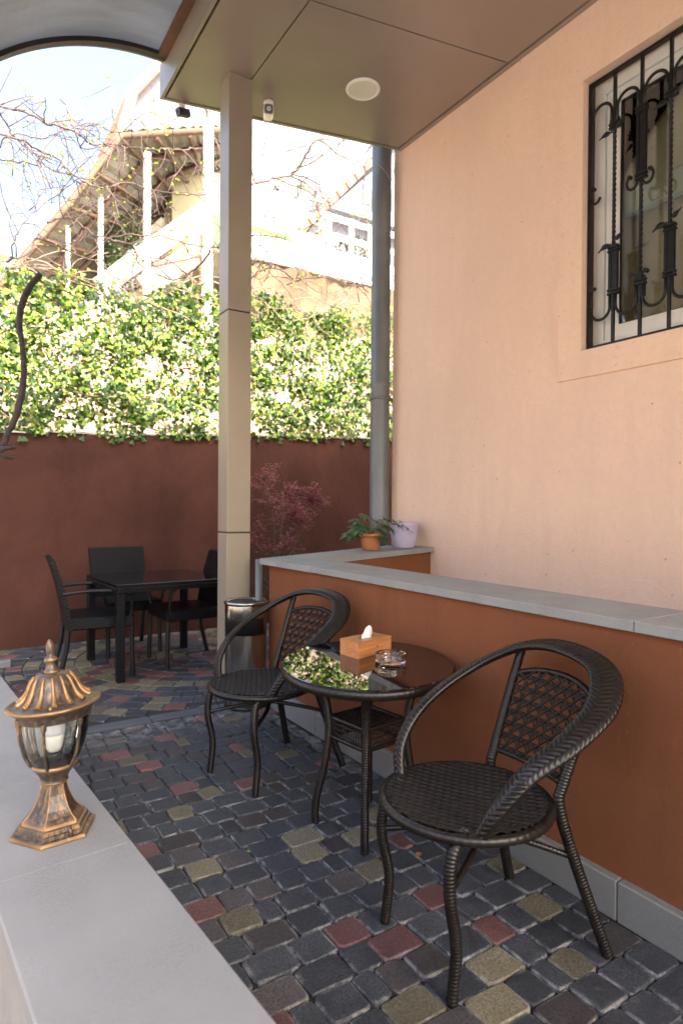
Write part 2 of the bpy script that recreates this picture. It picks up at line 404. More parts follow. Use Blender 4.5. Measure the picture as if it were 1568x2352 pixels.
# ------------------------------------------------------------------ low terracotta wall beside the seats
low = thing('low_wall', 'low terracotta rendered wall with grey stone capping behind the round wicker chairs', 'wall', (1.62, 1.5, 0))
def at(o, p): o.location = (-p.location.x, -p.location.y, -p.location.z); return o
def pt(mb, name, m, parent, **k):   # build in world coordinates under a placed parent
    o = mb.build(name, m, parent, **k); o.matrix_parent_inverse = parent.matrix_basis.inverted() if False else Matrix()
    if parent.parent is None:
        o.matrix_parent_inverse = (Matrix.Translation(parent.location) @ Matrix.Rotation(parent.rotation_euler.z, 4, 'Z')).inverted()
    return o
ra = Vector((2.80-1.60, 3.43-3.36)); 
m_ = MB(); m_.add([(1.625,-3,0),(1.86,-3,0),(1.86,3.13,0),(2.80,3.28,0),(2.80,3.56,0),(1.625,3.34,0),
                   (1.625,-3,.81),(1.86,-3,.81),(1.86,3.13,.81),(2.80,3.28,.845),(2.80,3.56,.845),(1.625,3.34,.81)],
                  [(6,7,8,11),(8,9,10,11),(0,1,7,6),(1,2,8,7),(2,3,9,8),(4,5,11,10),(5,0,6,11)])
fixn(pt(m_, 'wall_body', M_terra, low))
yy = [-3, -2.1, -1.2, -.3, .25, 1.025, 2.11, 2.80, 3.36]
for i in range(len(yy)-1):
    if i < len(yy)-2:
        m_ = MB(); m_.bbox(1.598, yy[i]+.0012, .811, 1.892, yy[i+1]-.0012, .843, .0025); pt(m_, 'cap_slab', M_cap, low)
def capquad(p, z):  # p: 4 xy ccw, z list
    m_ = MB(); n = 4; v = [(q[0], q[1], zz-.032) for q, zz in zip(p, z)] + [(q[0], q[1], zz) for q, zz in zip(p, z)]
    m_.add(v, [(3,2,1,0),(4,5,6,7)]+[(i, (i+1) % 4, 4+(i+1) % 4, 4+i) for i in range(4)]); return m_
pt(capquad([(1.598, 2.8012), (1.892, 2.8012), (1.846, 3.147), (1.572, 3.362)], [.843]*4), 'cap_slab', M_cap, low)
def L2(p, q, t): return (p[0]+(q[0]-p[0])*t, p[1]+(q[1]-p[1])*t)
in0, in1, ou0, ou1 = (1.848, 3.149), (2.798, 3.243), (1.574, 3.366), (2.798, 3.60)
for k in range(2):
    t0, t1 = k/2, (k+1)/2-.002
    pt(capquad([L2(in0, in1, t0), L2(in0, in1, t1), L2(ou0, ou1, t1), L2(ou0, ou1, t0)], [.843+.040*t0, .843+.040*t1, .843+.040*t1, .843+.040*t0]), 'cap_slab', M_cap, low)
yk = [-3, -2.2, -1.4, -.6, .25, 1.067, 1.95, 2.75, 3.34]
for i in range(len(yk)-1):
    m_ = MB(); m_.bbox(1.597, yk[i]+.001, -.01, 1.640, yk[i+1]-.001, .106, .004); pt(m_, 'plinth_stone', M_kerb, low)
m_ = MB(); m_.lathe([(.020, 0), (.020, .835), (.017, .835), (.017, .80)], 20, cap=False); st = thing('short_pipe_post', 'short grey pipe standing at the end of the terracotta wall', 'pipe', (1.585, 3.40, 0)); m_.build('pipe', M_pipe, st)
m_ = MB(); m_.lathe([(.021, 0), (.021, .02)], 20, c=(0,0,.45)); m_.build('clip', M_steel, st)
# ------------------------------------------------------------------ brown boundary wall
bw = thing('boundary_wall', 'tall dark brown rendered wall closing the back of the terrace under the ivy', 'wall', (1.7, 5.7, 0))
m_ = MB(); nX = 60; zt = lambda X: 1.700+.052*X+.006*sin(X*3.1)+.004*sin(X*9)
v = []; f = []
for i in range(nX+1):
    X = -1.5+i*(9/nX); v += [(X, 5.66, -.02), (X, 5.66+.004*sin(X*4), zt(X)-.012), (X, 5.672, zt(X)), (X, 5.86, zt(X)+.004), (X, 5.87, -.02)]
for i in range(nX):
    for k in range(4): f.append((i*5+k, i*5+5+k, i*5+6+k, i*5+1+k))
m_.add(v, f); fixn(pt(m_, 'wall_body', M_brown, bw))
m_ = MB()
for i in range(nX):
    X = -1.5+i*(9/nX); m_.box(X, 5.652+.004*sin(i*2.3), zt(X)-.004+.003*sin(i), X+9/nX, 5.875, zt(X)+.009+.004*sin(i*1.7))
pt(m_, 'coping', concrete('pale_mortar_coping', (.36, .33, .30), .3, 8), bw)
# ------------------------------------------------------------------ peach house
ho = thing('peach_house', 'house side wall in peach stucco with a barred window', 'house', (2.8, 3.0, 0))
wy0, wy1, wz0, wz1, WX = .70, 2.10, 1.962, 3.352, 2.80
m_ = MB(); Y0, Y1, Z1 = -5.0, 3.72, 4.1
ys = [Y0, wy0, wy1, Y1]; zs = [0, wz0, wz1, Z1]
for i in range(3):
    for k in range(3):
        if i == 1 and k == 1: continue
        m_.add([(WX, ys[i], zs[k]), (WX, ys[i+1], zs[k]), (WX, ys[i+1], zs[k+1]), (WX, ys[i], zs[k+1])], [(3,2,1,0)])
D_ = .17
m_.add([(WX,wy0,wz0),(WX,wy1,wz0),(WX,wy1,wz1),(WX,wy0,wz1),(WX+D_,wy0,wz0),(WX+D_,wy1,wz0),(WX+D_,wy1,wz1),(WX+D_,wy0,wz1)], [(0,1,5,4),(1,2,6,5),(2,3,7,6),(3,0,4,7)])
m_.add([(WX,Y1,0),(8,Y1,0),(8,Y1,Z1),(WX,Y1,Z1),(WX,Y0,Z1),(8,Y0,Z1),(WX,Y0,0),(8,Y0,0)], [(0,1,2,3),(3,2,5,4),(6,4,5,7)])
pt(m_, 'wall_body', M_peach, ho)
# raised surround
m_ = MB(); sx0 = WX-.011
def ring4(mb, X0, X1, a0, a1, b0, b1, i0, i1, j0, j1):
    mb.box(X0, a0, b0, X1, a1, j0, None); mb.box(X0, a0, j1, X1, a1, b1); mb.box(X0, a0, j0+.0004, X1, i0, j1-.0004); mb.box(X0, i1, j0+.0004, X1, a1, j1-.0004)
ring4(m_, sx0, WX+.02, wy0-.14, wy1+.142, wz0-.138, wz1+.14, wy0+.0005, wy1-.0005, wz0+.0005, wz1-.0005)
pt(m_, 'window_surround', M_peach, ho)
wf = MB(); fx = WX+.095
ring4(wf, fx, fx+.07, wy0+.001, wy1-.001, wz0+.001, wz1-.001, wy0+.06, wy1-.055, wz0+.055, wz1-.06)
wfo = pt(wf, 'window_frame', M_white, ho)
wf = MB(); ring4(wf, fx+.012, fx+.058, wy0+.064, wy1-.059, wz0+.059, wz1-.064, wy0+.13, wy1-.135, wz0+.125, wz1-.13)
sash = wf.build('window_sash', M_white, ho); sash.matrix_parent_inverse = wfo.matrix_parent_inverse.copy()
wf = MB(); ring4(wf, fx+.016, fx+.03, wy0+.128, wy1-.1335, wz0+.123, wz1-.1285, wy0+.134, wy1-.139, wz0+.129, wz1-.134)
pt(wf, 'gasket', M_blackp, ho)
wf = MB(); wf.box(fx+.028, wy0+.129, wz0+.124, fx+.034, wy1-.134, wz1-.129); pt(wf, 'window_pane', M_pane, ho)
M_blind = plain('olive_roller_blind', (.80, .77, .60), .85, 0, .06, 5, .1)
wf = MB(); wf.box(fx+.074, wy0+.02, wz0+.70, fx+.077, wy1-.02, wz1-.02); pt(wf, 'roller_blind', M_blind, ho)
wf = MB(); wf.box(fx+.073, wy0+.02, wz0+.68, fx+.084, wy1-.02, wz0+.70); pt(wf, 'blind_bar', plain('pale_green_bar', (.5, .58, .5), .5, 0, .03, 5, 0), ho)
wf = MB(); v = []; f = []
for i in range(121):
    Y = wy0-.1+i*(wy1-wy0+.62)/120; X = fx+.19+.022*sin(i*.62)+.01*sin(i*.23); v += [(X, Y, wz0-.2), (X, Y, wz1+.1)]
f = [(2*i, 2*i+2, 2*i+3, 2*i+1) for i in range(120)]; wf.add(v, f, True)
pt(wf, 'curtain', plain('tan_curtain', (.85, .70, .50), .8, 0, .1, 5, .1), ho)
wf = MB(); wf.add([(fx+.08, wy0-.6, 1.0),(fx+2.5, wy0-.6, 1.0),(fx+2.5, wy1+.6, 1.0),(fx+.08, wy1+.6, 1.0),(fx+.08, wy0-.6, 3.6),(fx+2.5, wy0-.6, 3.6),(fx+2.5, wy1+.6, 3.6),(fx+.08, wy1+.6, 3.6)],
                  [(0,1,2,3),(4,5,6,7),(0,1,5,4),(1,2,6,5),(2,3,7,6)]); pt(wf, 'room_interior', plain('dim_room_plaster', (.7, .66, .6), .9, 0, .1, 2, 0), ho)
# ------------------------------------------------------------------ window grille
gr = thing('window_grille', 'black wrought iron grille with twisted bars and scrolls over the window', 'grille', (2.84, 1.4, 1.97))
GX = 2.842; by = [2.085-.002]+[1.952-.1445*i for i in range(9)]
def sq(mb, pts, r=.0075): 
    mb.tube(pts, r, 4)
def gpt(mb, name): return pt(mb, name, M_iron, gr)
m_ = MB(); ring4(m_, GX-.012, GX+.014, wy0+.004, wy1-.004, 1.972, 3.342, wy0+.022, wy1-.024, 1.986, 3.328); gpt(m_, 'frame')
yprev = 2.078
for i in range(1, 9):
    Y = by[i]; typeA = i % 2 == 1
    if Y < wy0+.05: break
    m_ = MB()
    # straight square lengths with a twisted middle
    tz0, tz1 = (2.46, 3.045) if typeA else (2.29, 2.745)
    m_.box(GX-.007, Y-.007, 1.98, GX+.007, Y+.007, tz0); m_.box(GX-.007, Y-.007, tz1, GX+.007, Y+.007, 3.335)
    nst = int((tz1-tz0)/.006); vv = []
    for k in range(nst+1):
        t = k*.36; z = tz0+(tz1-tz0)*k/nst
        for q in range(4): vv.append((GX+.0098*cos(t+q*pi/2+pi/4), Y+.0098*sin(t+q*pi/2+pi/4), z))
    m_.add(vv, [(k*4+q, k*4+(q+1) % 4, k*4+4+(q+1) % 4, k*4+4+q) for k in range(nst) for q in range(4)], False)
    gpt(m_, 'twisted_bar')
    m_ = MB()   # flats running beside the bar
    zz = [(2.245, 2.47), (3.06, 3.10)] if typeA else [(2.17, 2.27), (2.75, 3.10)]
    for (b0, b1) in zz:
        for s_ in (-1, 1):
            m_ = MB(); m_.box(GX-.009, Y+s_*.0165-.0075, b0, GX+.009, Y+s_*.0165+.0075, b1); gpt(m_, 'side_flat')
    cz = [3.067, 2.45, 2.237] if typeA else [3.074, 2.752, 2.244]
    for z in cz:
        m_ = MB()
        for dz in (-.009, .009): m_.bbox(GX-.013, Y-.030, z+dz-.007, GX+.013, Y+.030, z+dz+.007, .003)
        gpt(m_, 'collar')
    # leaves and curls
    if typeA:
        for s_, z0, dz in ((1, 3.035, -.02), (-1, 3.045, .03), (1, 2.475, -.03), (-1, 2.49, .02)):
            m_ = MB(); P = [(GX-.006, Y+s_*.008, z0), (GX-.016, Y+s_*.028, z0+dz*.1), (GX-.024, Y+s_*.050, z0+dz*.5), (GX-.028, Y+s_*.068, z0+dz)]
            m_.tube(cr(P, 4), lambda t: .003+.010*sin(pi*min(1, t*1.15))**2*(t > .2)+.001, 6, sx=.5); gpt(m_, 'leaf')
    else:
        for s_ in (1, -1):
            P = [(GX-.004, Y+s_*.012, 2.76)]+[(GX-.010-.004*k/9, Y+s_*(.042-.030*cos(k*.52)*1.0), 2.728-.030*sin(k*.52)+.0) for k in range(0, 7)]
            P = [(GX-.012, Y+s_*(.040+.028*cos(t)), 2.735+.036*sin(t)) for t in [pi*1.05+k*.30 for k in range(12)]]
            e = P[-1]; P += [(GX-.012, e[1]-s_*(.006+.004*k), e[2]+.012+.004*sin(k)) for k in range(1, 3)]
            m_ = MB(); m_.tube(P, .0068, 8)
            m_.tube([(GX-.020, P[-1][1], P[-1][2]), (GX-.002, P[-1][1], P[-1][2])], .010, 10); gpt(m_, 'scroll')
            m_ = MB(); m_.tube(cr([(GX-.004, Y+s_*.010, 2.262), (GX-.012, Y+s_*.020, 2.278), (GX-.014, Y+s_*.036, 2.286)], 4), .0065, 8)
            m_.tube([(GX-.024, Y+s_*.038, 2.284), (GX+.0, Y+s_*.038, 2.284)], .0105, 10); gpt(m_, 'curl')
# arches between neighbouring bars
ed = [2.078]+by[1:9]
for i in range(len(ed)-1):
    ya, yb = ed[i], ed[i+1]
    if yb < wy0+.02: break
    off = .0165
    y0_, y1_ = (ya-(.004 if i == 0 else off), yb+off); c = (y0_+y1_)/2; r = (y0_-y1_)/2
    for sgn, zc, zend in ((1, 3.205-r, 3.07), (-1, 2.112+r, 2.23)):
        P = [(GX-.004, y0_, zend if i else zc-sgn*.02)]+[(GX-.004, c+r*cos(t), zc+sgn*r*sin(t)) for t in [pi*k/14 for k in range(15)]]+[(GX-.004, y1_, zend)]
        m_ = MB(); m_.tube(P, .0078, 6); gpt(m_, 'arch')
m_ = MB(); P = [(GX-.012, 2.078-.030+.026*cos(t), 2.745+.034*sin(t)) for t in [-pi*.9+k*.3 for k in range(11)]]; m_.tube(P, .0068, 8); m_.tube([(GX-.02, 2.062, 2.790), (GX, 2.062, 2.790)], .010, 10); gpt(m_, 'scroll')
m_ = MB(); m_.tube([(GX-.004, 2.075, 2.262), (GX-.012, 2.062, 2.275)], .0065, 8); m_.tube([(GX-.024, 2.058, 2.278), (GX, 2.058, 2.278)], .0105, 10); gpt(m_, 'curl')
# ------------------------------------------------------------------ porch roof
po = thing('porch_roof', 'flat porch roof clad in grey beige composite panels over the seats', 'porch roof', (1.9, 2.5, 3.72))
sl = -.2255   # front edge slants
def fy(X): return 4.012+(X-1.17)*sl
ZS = 3.722
def panel(x0, x1, ya0, ya1, yb0, yb1, z0, z1, name, m, g=.004):
    mb = MB(); p = [(x0+g, ya0+g), (x1-g, ya1+g), (x1-g, yb1-g), (x0+g, yb0-g)]; mb.prism(p, z0, z1); return pt(mb, name, m, po)
def sy(X, base): return base+(X-1.584)*-.19
xs = [1.185, 1.579, 2.765]
for a0, a1 in ((1.60, 2.817), (.38, 1.60), (-.84, .38), (-2.06, -.84), (-3.28, -2.06)):
    panel(xs[1], xs[2], sy(xs[1], a0), sy(xs[2], a0), sy(xs[1], a1), sy(xs[2], a1), ZS, ZS+.02, 'soffit_panel', M_alus)
panel(xs[1], xs[2], sy(xs[1], 2.817), sy(xs[2], 2.817), fy(xs[1])-.03, fy(xs[2])-.03, ZS, ZS+.02, 'soffit_panel', M_alus)
panel(xs[0]+.01, xs[1], .2, .2, fy(xs[0])-.03, fy(xs[1])-.03, ZS, ZS+.02, 'soffit_panel', M_alus)
panel(xs[0]+.01, xs[1], -3.3, -3.3, .2, .2, ZS, ZS+.02, 'soffit_panel', M_alus)
mb = MB(); mb.prism([(1.186, -3.4), (2.79, -3.4), (2.79, fy(2.79)-.03), (1.186, fy(1.186)-.03)], ZS+.0225, ZS+.035); pt(mb, 'backing', M_gap, po)
mb = MB(); mb.prism([(1.166, -3.4), (1.184, -3.4), (1.184, fy(1.184)), (1.166, fy(1.166))], ZS-.004, 3.935); pt(mb, 'side_fascia', M_alu, po)
mb = MB(); mb.prism([(1.185, fy(1.185)-.022), (2.83, fy(2.83)-.022), (2.83, fy(2.83)), (1.185, fy(1.185))], ZS-.004, 3.935); pt(mb, 'front_fascia', M_alu, po)
mb = MB(); mb.prism([(2.77, -3.3), (2.798, -3.3), (2.798, fy(2.798)-.025), (2.77, fy(2.77)-.025)], ZS-.006, ZS+.02); pt(mb, 'wall_trim', M_alus, po)
mb = MB(); mb.prism([(1.186, -3.4), (2.83, -3.4), (2.83, fy(2.83)-.023), (1.186, fy(1.186)-.023)], 3.90, 3.93); pt(mb, 'roof_deck', M_pipe, po)
# column
co = thing('porch_column', 'square beige metal clad column holding up the porch roof', 'column', (1.51, 3.60, 0))
zc_ = [(-.02, .985), (.993, 2.313), (2.321, ZS-.001)]
for z0, z1 in zc_:
    mb = MB(); mb.bbox(1.437, 3.53, z0, 1.587, 3.675, z1, .002); pt(mb, 'casing_panel', M_alu, co)
mb = MB(); mb.box(1.443, 3.536, -.02, 1.581, 3.669, ZS-.01); pt(mb, 'core', M_gap, co)
# curved canopy
ca = thing('curved_canopy', 'curved smoky polycarbonate canopy joined to the porch roof edge', 'canopy', (.5, 2, 3.5))
M_poly = bpy.data.materials.new('smoky_twinwall_polycarbonate'); M_poly.use_nodes = True; b = BS(M_poly); b.inputs['Base Color'].default_value = (.40, .43, .48, 1); b.inputs['Roughness'].default_value = .35
_t = M_poly.node_tree; tr = _t.nodes.new('ShaderNodeBsdfTranslucent'); mx = _t.nodes.new('ShaderNodeMixShader'); mx.inputs[0].default_value = .42
dn = ramp(M_poly, noise(M_poly, 4, 7, vec=scaled(M_poly, (.35, 2.2, .35)), rough=.7), [(.3, (.12, .14, .165)), (.7, (.30, .33, .375))]); LK(M_poly, dn, tr.inputs[0])
wv = N(M_poly, 'ShaderNodeTexWave', Scale=38.0); wv.bands_direction = 'Y'; LK(M_poly, N(M_poly, 'ShaderNodeTexCoord').outputs['Object'], wv.inputs['Vector']); bump(M_poly, wv.outputs[0], .35, .003)
_t.links.new(b.outputs[0], mx.inputs[1]); _t.links.new(tr.outputs[0], mx.inputs[2]); _t.links.new(mx.outputs[0], _t.nodes['Material Output'].inputs[0])
def arc(r, n=40, c=(1.165, 2.545), a0=0.0, a1=1.50): return [(c[0]-r*sin(a0+(a1-a0)*i/n), c[1]+r*cos(a0+(a1-a0)*i/n)) for i in range(n+1)]
def arcslab(mb, r0, r1, y0, y1, n=40):
    A, B = arc(r0, n), arc(r1, n); v = []
    for p, q in zip(A, B): v += [(p[0], y0, p[1]), (p[0], y1, p[1]), (q[0], y1, q[1]), (q[0], y0, q[1])]
    f = [(4*i+k, 4*i+(k+1) % 4, 4*i+4+(k+1) % 4, 4*i+4+k) for i in range(n) for k in range(4)]; f += [(0,1,2,3), (4*n+3, 4*n+2, 4*n+1, 4*n)]
    mb.add(v, f)
for y0, y1 in ((1.87, 3.90), (-.25, 1.85), (-2.4, -.27), (-4.5, -2.42)):
    mb = MB(); arcslab(mb, 1.372, 1.382, y0, y1); fixn(pt(mb, 'canopy_sheet', M_poly, ca))
M_drk = plain('dark_steel_frame', (.035, .03, .028), .5, .4, .2, 10, .1)
mb = MB(); arcslab(mb, 1.345, 1.371, 3.86, 3.905); fixn(pt(mb, 'arch_rib', M_drk, ca))
mb = MB(); arcslab(mb, 1.362, 1.392, 3.906, 3.945); fixn(pt(mb, 'edge_profile', M_pipe, ca))
for y in (-.26, -2.41):
    mb = MB(); arcslab(mb, 1.345, 1.371, y-.02, y+.02); fixn(pt(mb, 'arch_rib', M_drk, ca))
mb = MB(); mb.box(-.215, -4.5, 2.60, -.175, 3.94, 2.66); pt(mb, 'eaves_beam', M_drk, ca)
for y in (3.6, -.3, -4.3):
    mb = MB(); mb.box(-.30, y, -.02, -.25, y+.05, 2.66); pt(mb, 'post', M_drk, ca)
mb = MB(); mb.box(1.115, -4.5, 3.885, 1.164, 3.86, 3.925); pt(mb, 'ridge_rail', plain('rusty_steel_rail', (.16, .08, .05), .7, .2, .3, 12, .3), ca)
# ------------------------------------------------------------------ downlight, cameras, downpipe
dl = thing('downlight', 'round white recessed downlight in the porch ceiling', 'ceiling light', (2.19, 3.234, ZS))
mb = MB(); mb.lathe([(.104, 0), (.106, -.006), (.098, -.012), (.086, -.011), (.084, -.006)], 48, cap=False); mb.build('rim', M_white, dl)
mb = MB(); mb.lathe([(.0838, -.004), (.0838, -.0075)], 48); mb.build('diffuser', mat('opal_diffuser', (.70, .68, .62), .45), dl)
def cctv(loc, rz, tilt, label, dark):
    t = thing('security_camera', label, 'security camera', loc, rz)
    body = M_white
    mb = MB(); mb.lathe([(.030, 0), (.032, -.012), (.026, -.018), (.012, -.022), (.012, -.045)], 24); mb.build('mount', body, t)
    R = Matrix.Translation((0, 0, -.062)) @ Matrix.Rotation(tilt, 4, 'X')
    mb = MB()
    sh = [(.031*(abs(cos(q))**.5)*(1 if cos(q) >= 0 else -1), .031*(abs(sin(q))**.5)*(1 if sin(q) >= 0 else -1)) for q in [2*pi*k/24 for k in range(24)]]
    Q = R @ Matrix.Rotation(pi/2, 4, 'X')
    mb.prism(sh, -.075, .045, Q, True); h = mb.build('housing', M_drk if dark else body, t)
    mb = MB(); mb.prism([(q[0]*.86, q[1]*.86) for q in sh], .0455, .049, Q, True); mb.build('face_plate', mat('grey_face', (.12, .13, .15), .3), h)
    mb = MB(); mb.prism([(q[0]*.42, q[1]*.42) for q in [(.03*cos(2*pi*k/20), .03*sin(2*pi*k/20)) for k in range(20)]], .0495, .053, Q, True); mb.build('lens', M_white if not dark else M_blackp, h)
    mb = MB(); mb.prism([(.0045*cos(2*pi*k/12), .0045*sin(2*pi*k/12)) for k in range(12)], .0535, .0545, Q, True); mb.build('aperture', M_blackp, h)
    return t
cctv((1.755, 3.66, ZS-.002), -.40, .25, 'white bullet security camera facing out under the porch roof beside the column', False)
cctv((1.30, 3.985, ZS-.006), -1.2, .3, 'black bodied security camera under the left corner of the porch roof', True).scale = (.72, .72, .8)
dp = thing('downpipe', 'grey metal drainpipe running down beside the peach wall corner', 'drainpipe', (2.710, 3.752, 0))
mb = MB(); mb.lathe([(.071, -.02), (.071, 1.05), (.0725, 1.055), (.0725, 1.062), (.070, 1.07), (.070, 2.02), (.0725, 2.03), (.0725, 2.05), (.070, 2.06), (.070, 3.30), (.073, 3.31), (.073, 3.45), (.071, 3.46), (.071, 4.2)], 28); mb.build('pipe', M_pipe, dp)
for z in (1.94,):
    mb = MB(); mb.lathe([(.0725, -.011), (.0765, -.010), (.0765, .010), (.0725, .011)], 28, c=(0, 0, z), cap=False)
    mb.box(-.085, -.03, z-.006, -.068, .01, z+.006); mb.box(.06, -.035, z-.010, .12, -.02, z+.010); mb.build('bracket', M_pipe, dp)
mb = MB(); mb.tube(cr([(-.07, -.03, 3.62), (-.03, -.075, 3.56), (.02, -.082, 3.50), (.05, -.07, 3.55), (.085, -.05, 3.66)], 6), .003, 6); mb.build('wire', plain('grey_wire', (.3, .3, .29), .6, 0, .1, 5, 0), dp)
mb = MB(); mb.tube(cr([(.07, .0, 3.14), (.10, -.05, 3.2), (.13, -.12, 3.235), (.15, -.2, 3.22)], 5), .0025, 6); mb.build('wire', M_drk, dp)
# ------------------------------------------------------------------ parapet with lantern
ang = math.atan2(.082, 1)
def PX(y): return .448-.082*y     # right edge line of the cap
pa = thing('parapet_wall', 'low parapet with wide pale grey stone slabs at the left edge', 'wall', (.25, 1.2, 0))
def pquad(y0, y1, w, z0, z1, inset=0):
    return [(PX(y0)-w, y0-.082*w), (PX(y0)-inset, y0-0), (PX(y1)-inset, y1), (PX(y1)-w, y1-.082*w)]
mb = MB(); mb.prism([(PX(-2.5)-.235, -2.5), (PX(-2.5)-.03, -2.5), (PX(4.2)-.03, 4.2), (PX(4.2)-.235, 4.2)], -.02, .418); pt(mb, 'wall_body', plain('pale_rough_render', (.26, .25, .235), .9, 0, .15, 6, .5, 60, .004), pa)
ypj = [-2.5, -1.4, -.3, .42, 1.335, 1.745, 2.62, 3.45, 4.2]
ypj = [-2.5, -1.4, -.2, 1.335, 1.765, 2.64, 3.45, 4.2]
for i in range(len(ypj)-1):
    y0, y1 = ypj[i]+.0014, ypj[i+1]-.0014; w = .262
    q = [(PX(y0)-w, y0-.0215), (PX(y0), y0), (PX(y1), y1), (PX(y1)-w, y1-.0215)]
    v = [(p[0], p[1], .419) for p in q]+[(p[0], p[1], .447) for p in q]; c = Vector((sum(p[0] for p in q)/4, sum(p[1] for p in q)/4))
    v += [(p[0]+(c.x-p[0])/abs(c.x-p[0])*.003, p[1]+(1 if p[1] < c.y else -1)*.001, .4502) for p in q]
    mb = MB(); mb.add(v, [(3,2,1,0)]+[(a_+i_, a_+(i_+1) % 4, a_+4+(i_+1) % 4, a_+4+i_) for a_ in (0, 4) for i_ in range(4)]+[(8,9,10,11)]); pt(mb, 'cap_slab', M_par, pa)
# lantern
M_brass = mat('antiqued_brass_black', (.5, .3, .1), .38, .45)
def _brass():
    m = M_brass; geo = N(m, 'ShaderNodeNewGeometry')
    p = ramp(m, geo.outputs['Pointiness'], [(.515, 0), (.60, 1)])
    n1 = ramp(m, noise(m, 60, 5, vec=scaled(m, (1.6, 1.6, .35)), rough=.75), [(.46, 0), (.60, .85)])
    n2 = ramp(m, noise(m, 9, 4), [(.3, .25), (.7, .95)])
    ml = N(m, 'ShaderNodeMath', operation='MULTIPLY'); LK(m, n1, ml.inputs[0]); LK(m, n2, ml.inputs[1])
    mxx = N(m, 'ShaderNodeMath', operation='MAXIMUM'); LK(m, ml.outputs[0], mxx.inputs[0]); LK(m, p, mxx.inputs[1])
    LK(m, mixc(m, mxx.outputs[0], (.045, .043, .044), (.34, .20, .085)), BS(m).inputs['Base Color'])
    r = N(m, 'ShaderNodeMapRange'); LK(m, mxx.outputs[0], r.inputs[0]); r.inputs[3].default_value = .32; r.inputs[4].default_value = .45; LK(m, r.outputs[0], BS(m).inputs['Roughness'])
    bump(m, noise(m, 150, 4), .15, .001)
_brass()
M_gold = plain('rubbed_gold', (.31, .18, .075), .42, .5, .35, 60, .3, 120, .001)
ln = thing('pedestal_lantern', 'antique gold and black hexagonal pedestal lantern with clear glass on the grey parapet', 'lantern', (.207, 1.470, .4505), .10); ln.scale = (.97, .97, .97)
def hexr(r, z, t):
    # hexagon of corner radius r
    a_ = ((t % (pi/3))-pi/6); return r*cos(pi/6)/cos(a_)
mb = MB(); prof = [(.089, 0), (.090, .003), (.088, .009), (.080, .011), (.079, .017), (.074, .019), (.072, .026), (.066, .028)]
mb.lathe(prof, 36, rfun=hexr, smooth=False); mb.build('foot', M_brass, ln)
mb = MB(); prof = [(.066, .0275), (.064, .034), (.052, .044), (.043, .056), (.036, .070), (.030, .085), (.0265, .100), (.0255, .108)]
mb.lathe(prof, 36, rfun=hexr, smooth=False); ped = mb.build('pedestal', M_brass, ln)
for k in range(6):
    t = k*pi/3; mb = MB(); mb.tube([(r*1.0*cos(t), r*sin(t), z) for r, z in prof], .0013, 6); mb.build('edge_bead', M_gold, ped)
mb = MB(); mb.lathe([(.0255, .108), (.029, .109), (.030, .113), (.027, .116), (.030, .122), (.037, .134), (.043, .142), (.0475, .147), (.0475, .152), (.040, .153)], 48); mb.build('cup', M_brass, ln)
gz = [(.043, .150), (.050, .160), (.058, .178), (.064, .200), (.0685, .225), (.0705, .245), (.070, .258)]
mb = MB(); mb.lathe(gz, 96, cap=False, rfun=lambda r, z, t: r*(1+.035*abs(sin(3*t))**.6-.02)); mb.build('glass_shade', M_lglass, ln)
for k in range(6):
    t = k*pi/3; mb = MB(); P = cr([((r+.003)*cos(t), (r+.003)*sin(t), z) for r, z in gz], 4)
    mb.tube(P, lambda q: .0036+.0025*(q > .85), 8); mb.build('cage_bar', M_brass, ln)
mb = MB(); mb.lathe([(.071, .252), (.0745, .254), (.076, .262), (.080, .270), (.090, .277), (.0955, .281), (.097, .2845), (.0955, .2875), (.090, .2885), (.078, .2905), (.068, .294), (.060, .301), (.0535, .312), (.048, .325), (.043, .336), (.036, .344), (.028, .349), (.018, .351)], 64, cap=False); hat = mb.build('roof', M_brass, ln)
mb = MB(); mb.lathe([(.0975, .2832), (.0985, .2848), (.0972, .2865)], 64, cap=False); mb.build('rim_bead', M_gold, hat)
for k in range(14):
    t = 2*pi*k/14; P = cr([(r*cos(t+tw), r*sin(t+tw), z) for r, z, tw in ((.076, .2925, 0), (.068, .2965, 0), (.0605, .3035, 0), (.054, .314, 0), (.0485, .327, 0), (.0435, .337, 0), (.037, .3445, 0))], 4)
    mb = MB(); mb.tube(P, lambda q: .0058-.0035*q, 8); mb.build('rib', M_gold, hat)
mb = MB(); mb.lathe([(.016, .350), (.0165, .354), (.014, .357), (.0105, .366), (.0098, .371), (.014, .376), (.0148, .380), (.0095, .385), (.0065, .388), (.0075, .394), (.0085, .402), (.0075, .412), (.0045, .420), (.001, .4235)], 28); mb.build('finial', M_brass, ln)
mb = MB(); mb.lathe([(.017, .155), (.018, .170), (.0165, .176)], 24); mb.build('lamp_socket', M_blackp, ln)
mb = MB(); mb.lathe([(.0125, .176), (.0165, .184), (.0205, .205), (.0215, .214)], 28); bulb = mb.build('bulb', plain('white_bulb_base', (.78, .77, .74), .4, 0, .02, 5, 0), ln)
mb = MB(); mb.lathe([(.0215, .2142), (.0235, .225), (.0235, .240), (.021, .250), (.013, .256), (.002, .258)], 28); mb.build('bulb_cover', mat('frosted_bulb', (.72, .70, .78), .3), bulb)
def tilt_hat(o):
    R = Matrix.Translation((0, 0, .285)) @ Matrix.Rotation(math.radians(-4.5), 4, Vector((.54, .84, 0))) @ Matrix.Translation((0, 0, -.285)); o.data.transform(R)
    for c_ in o.children: tilt_hat(c_)
for c_ in ln.children:
    if c_.name.split('.')[0] in ('roof', 'finial'): tilt_hat(c_)
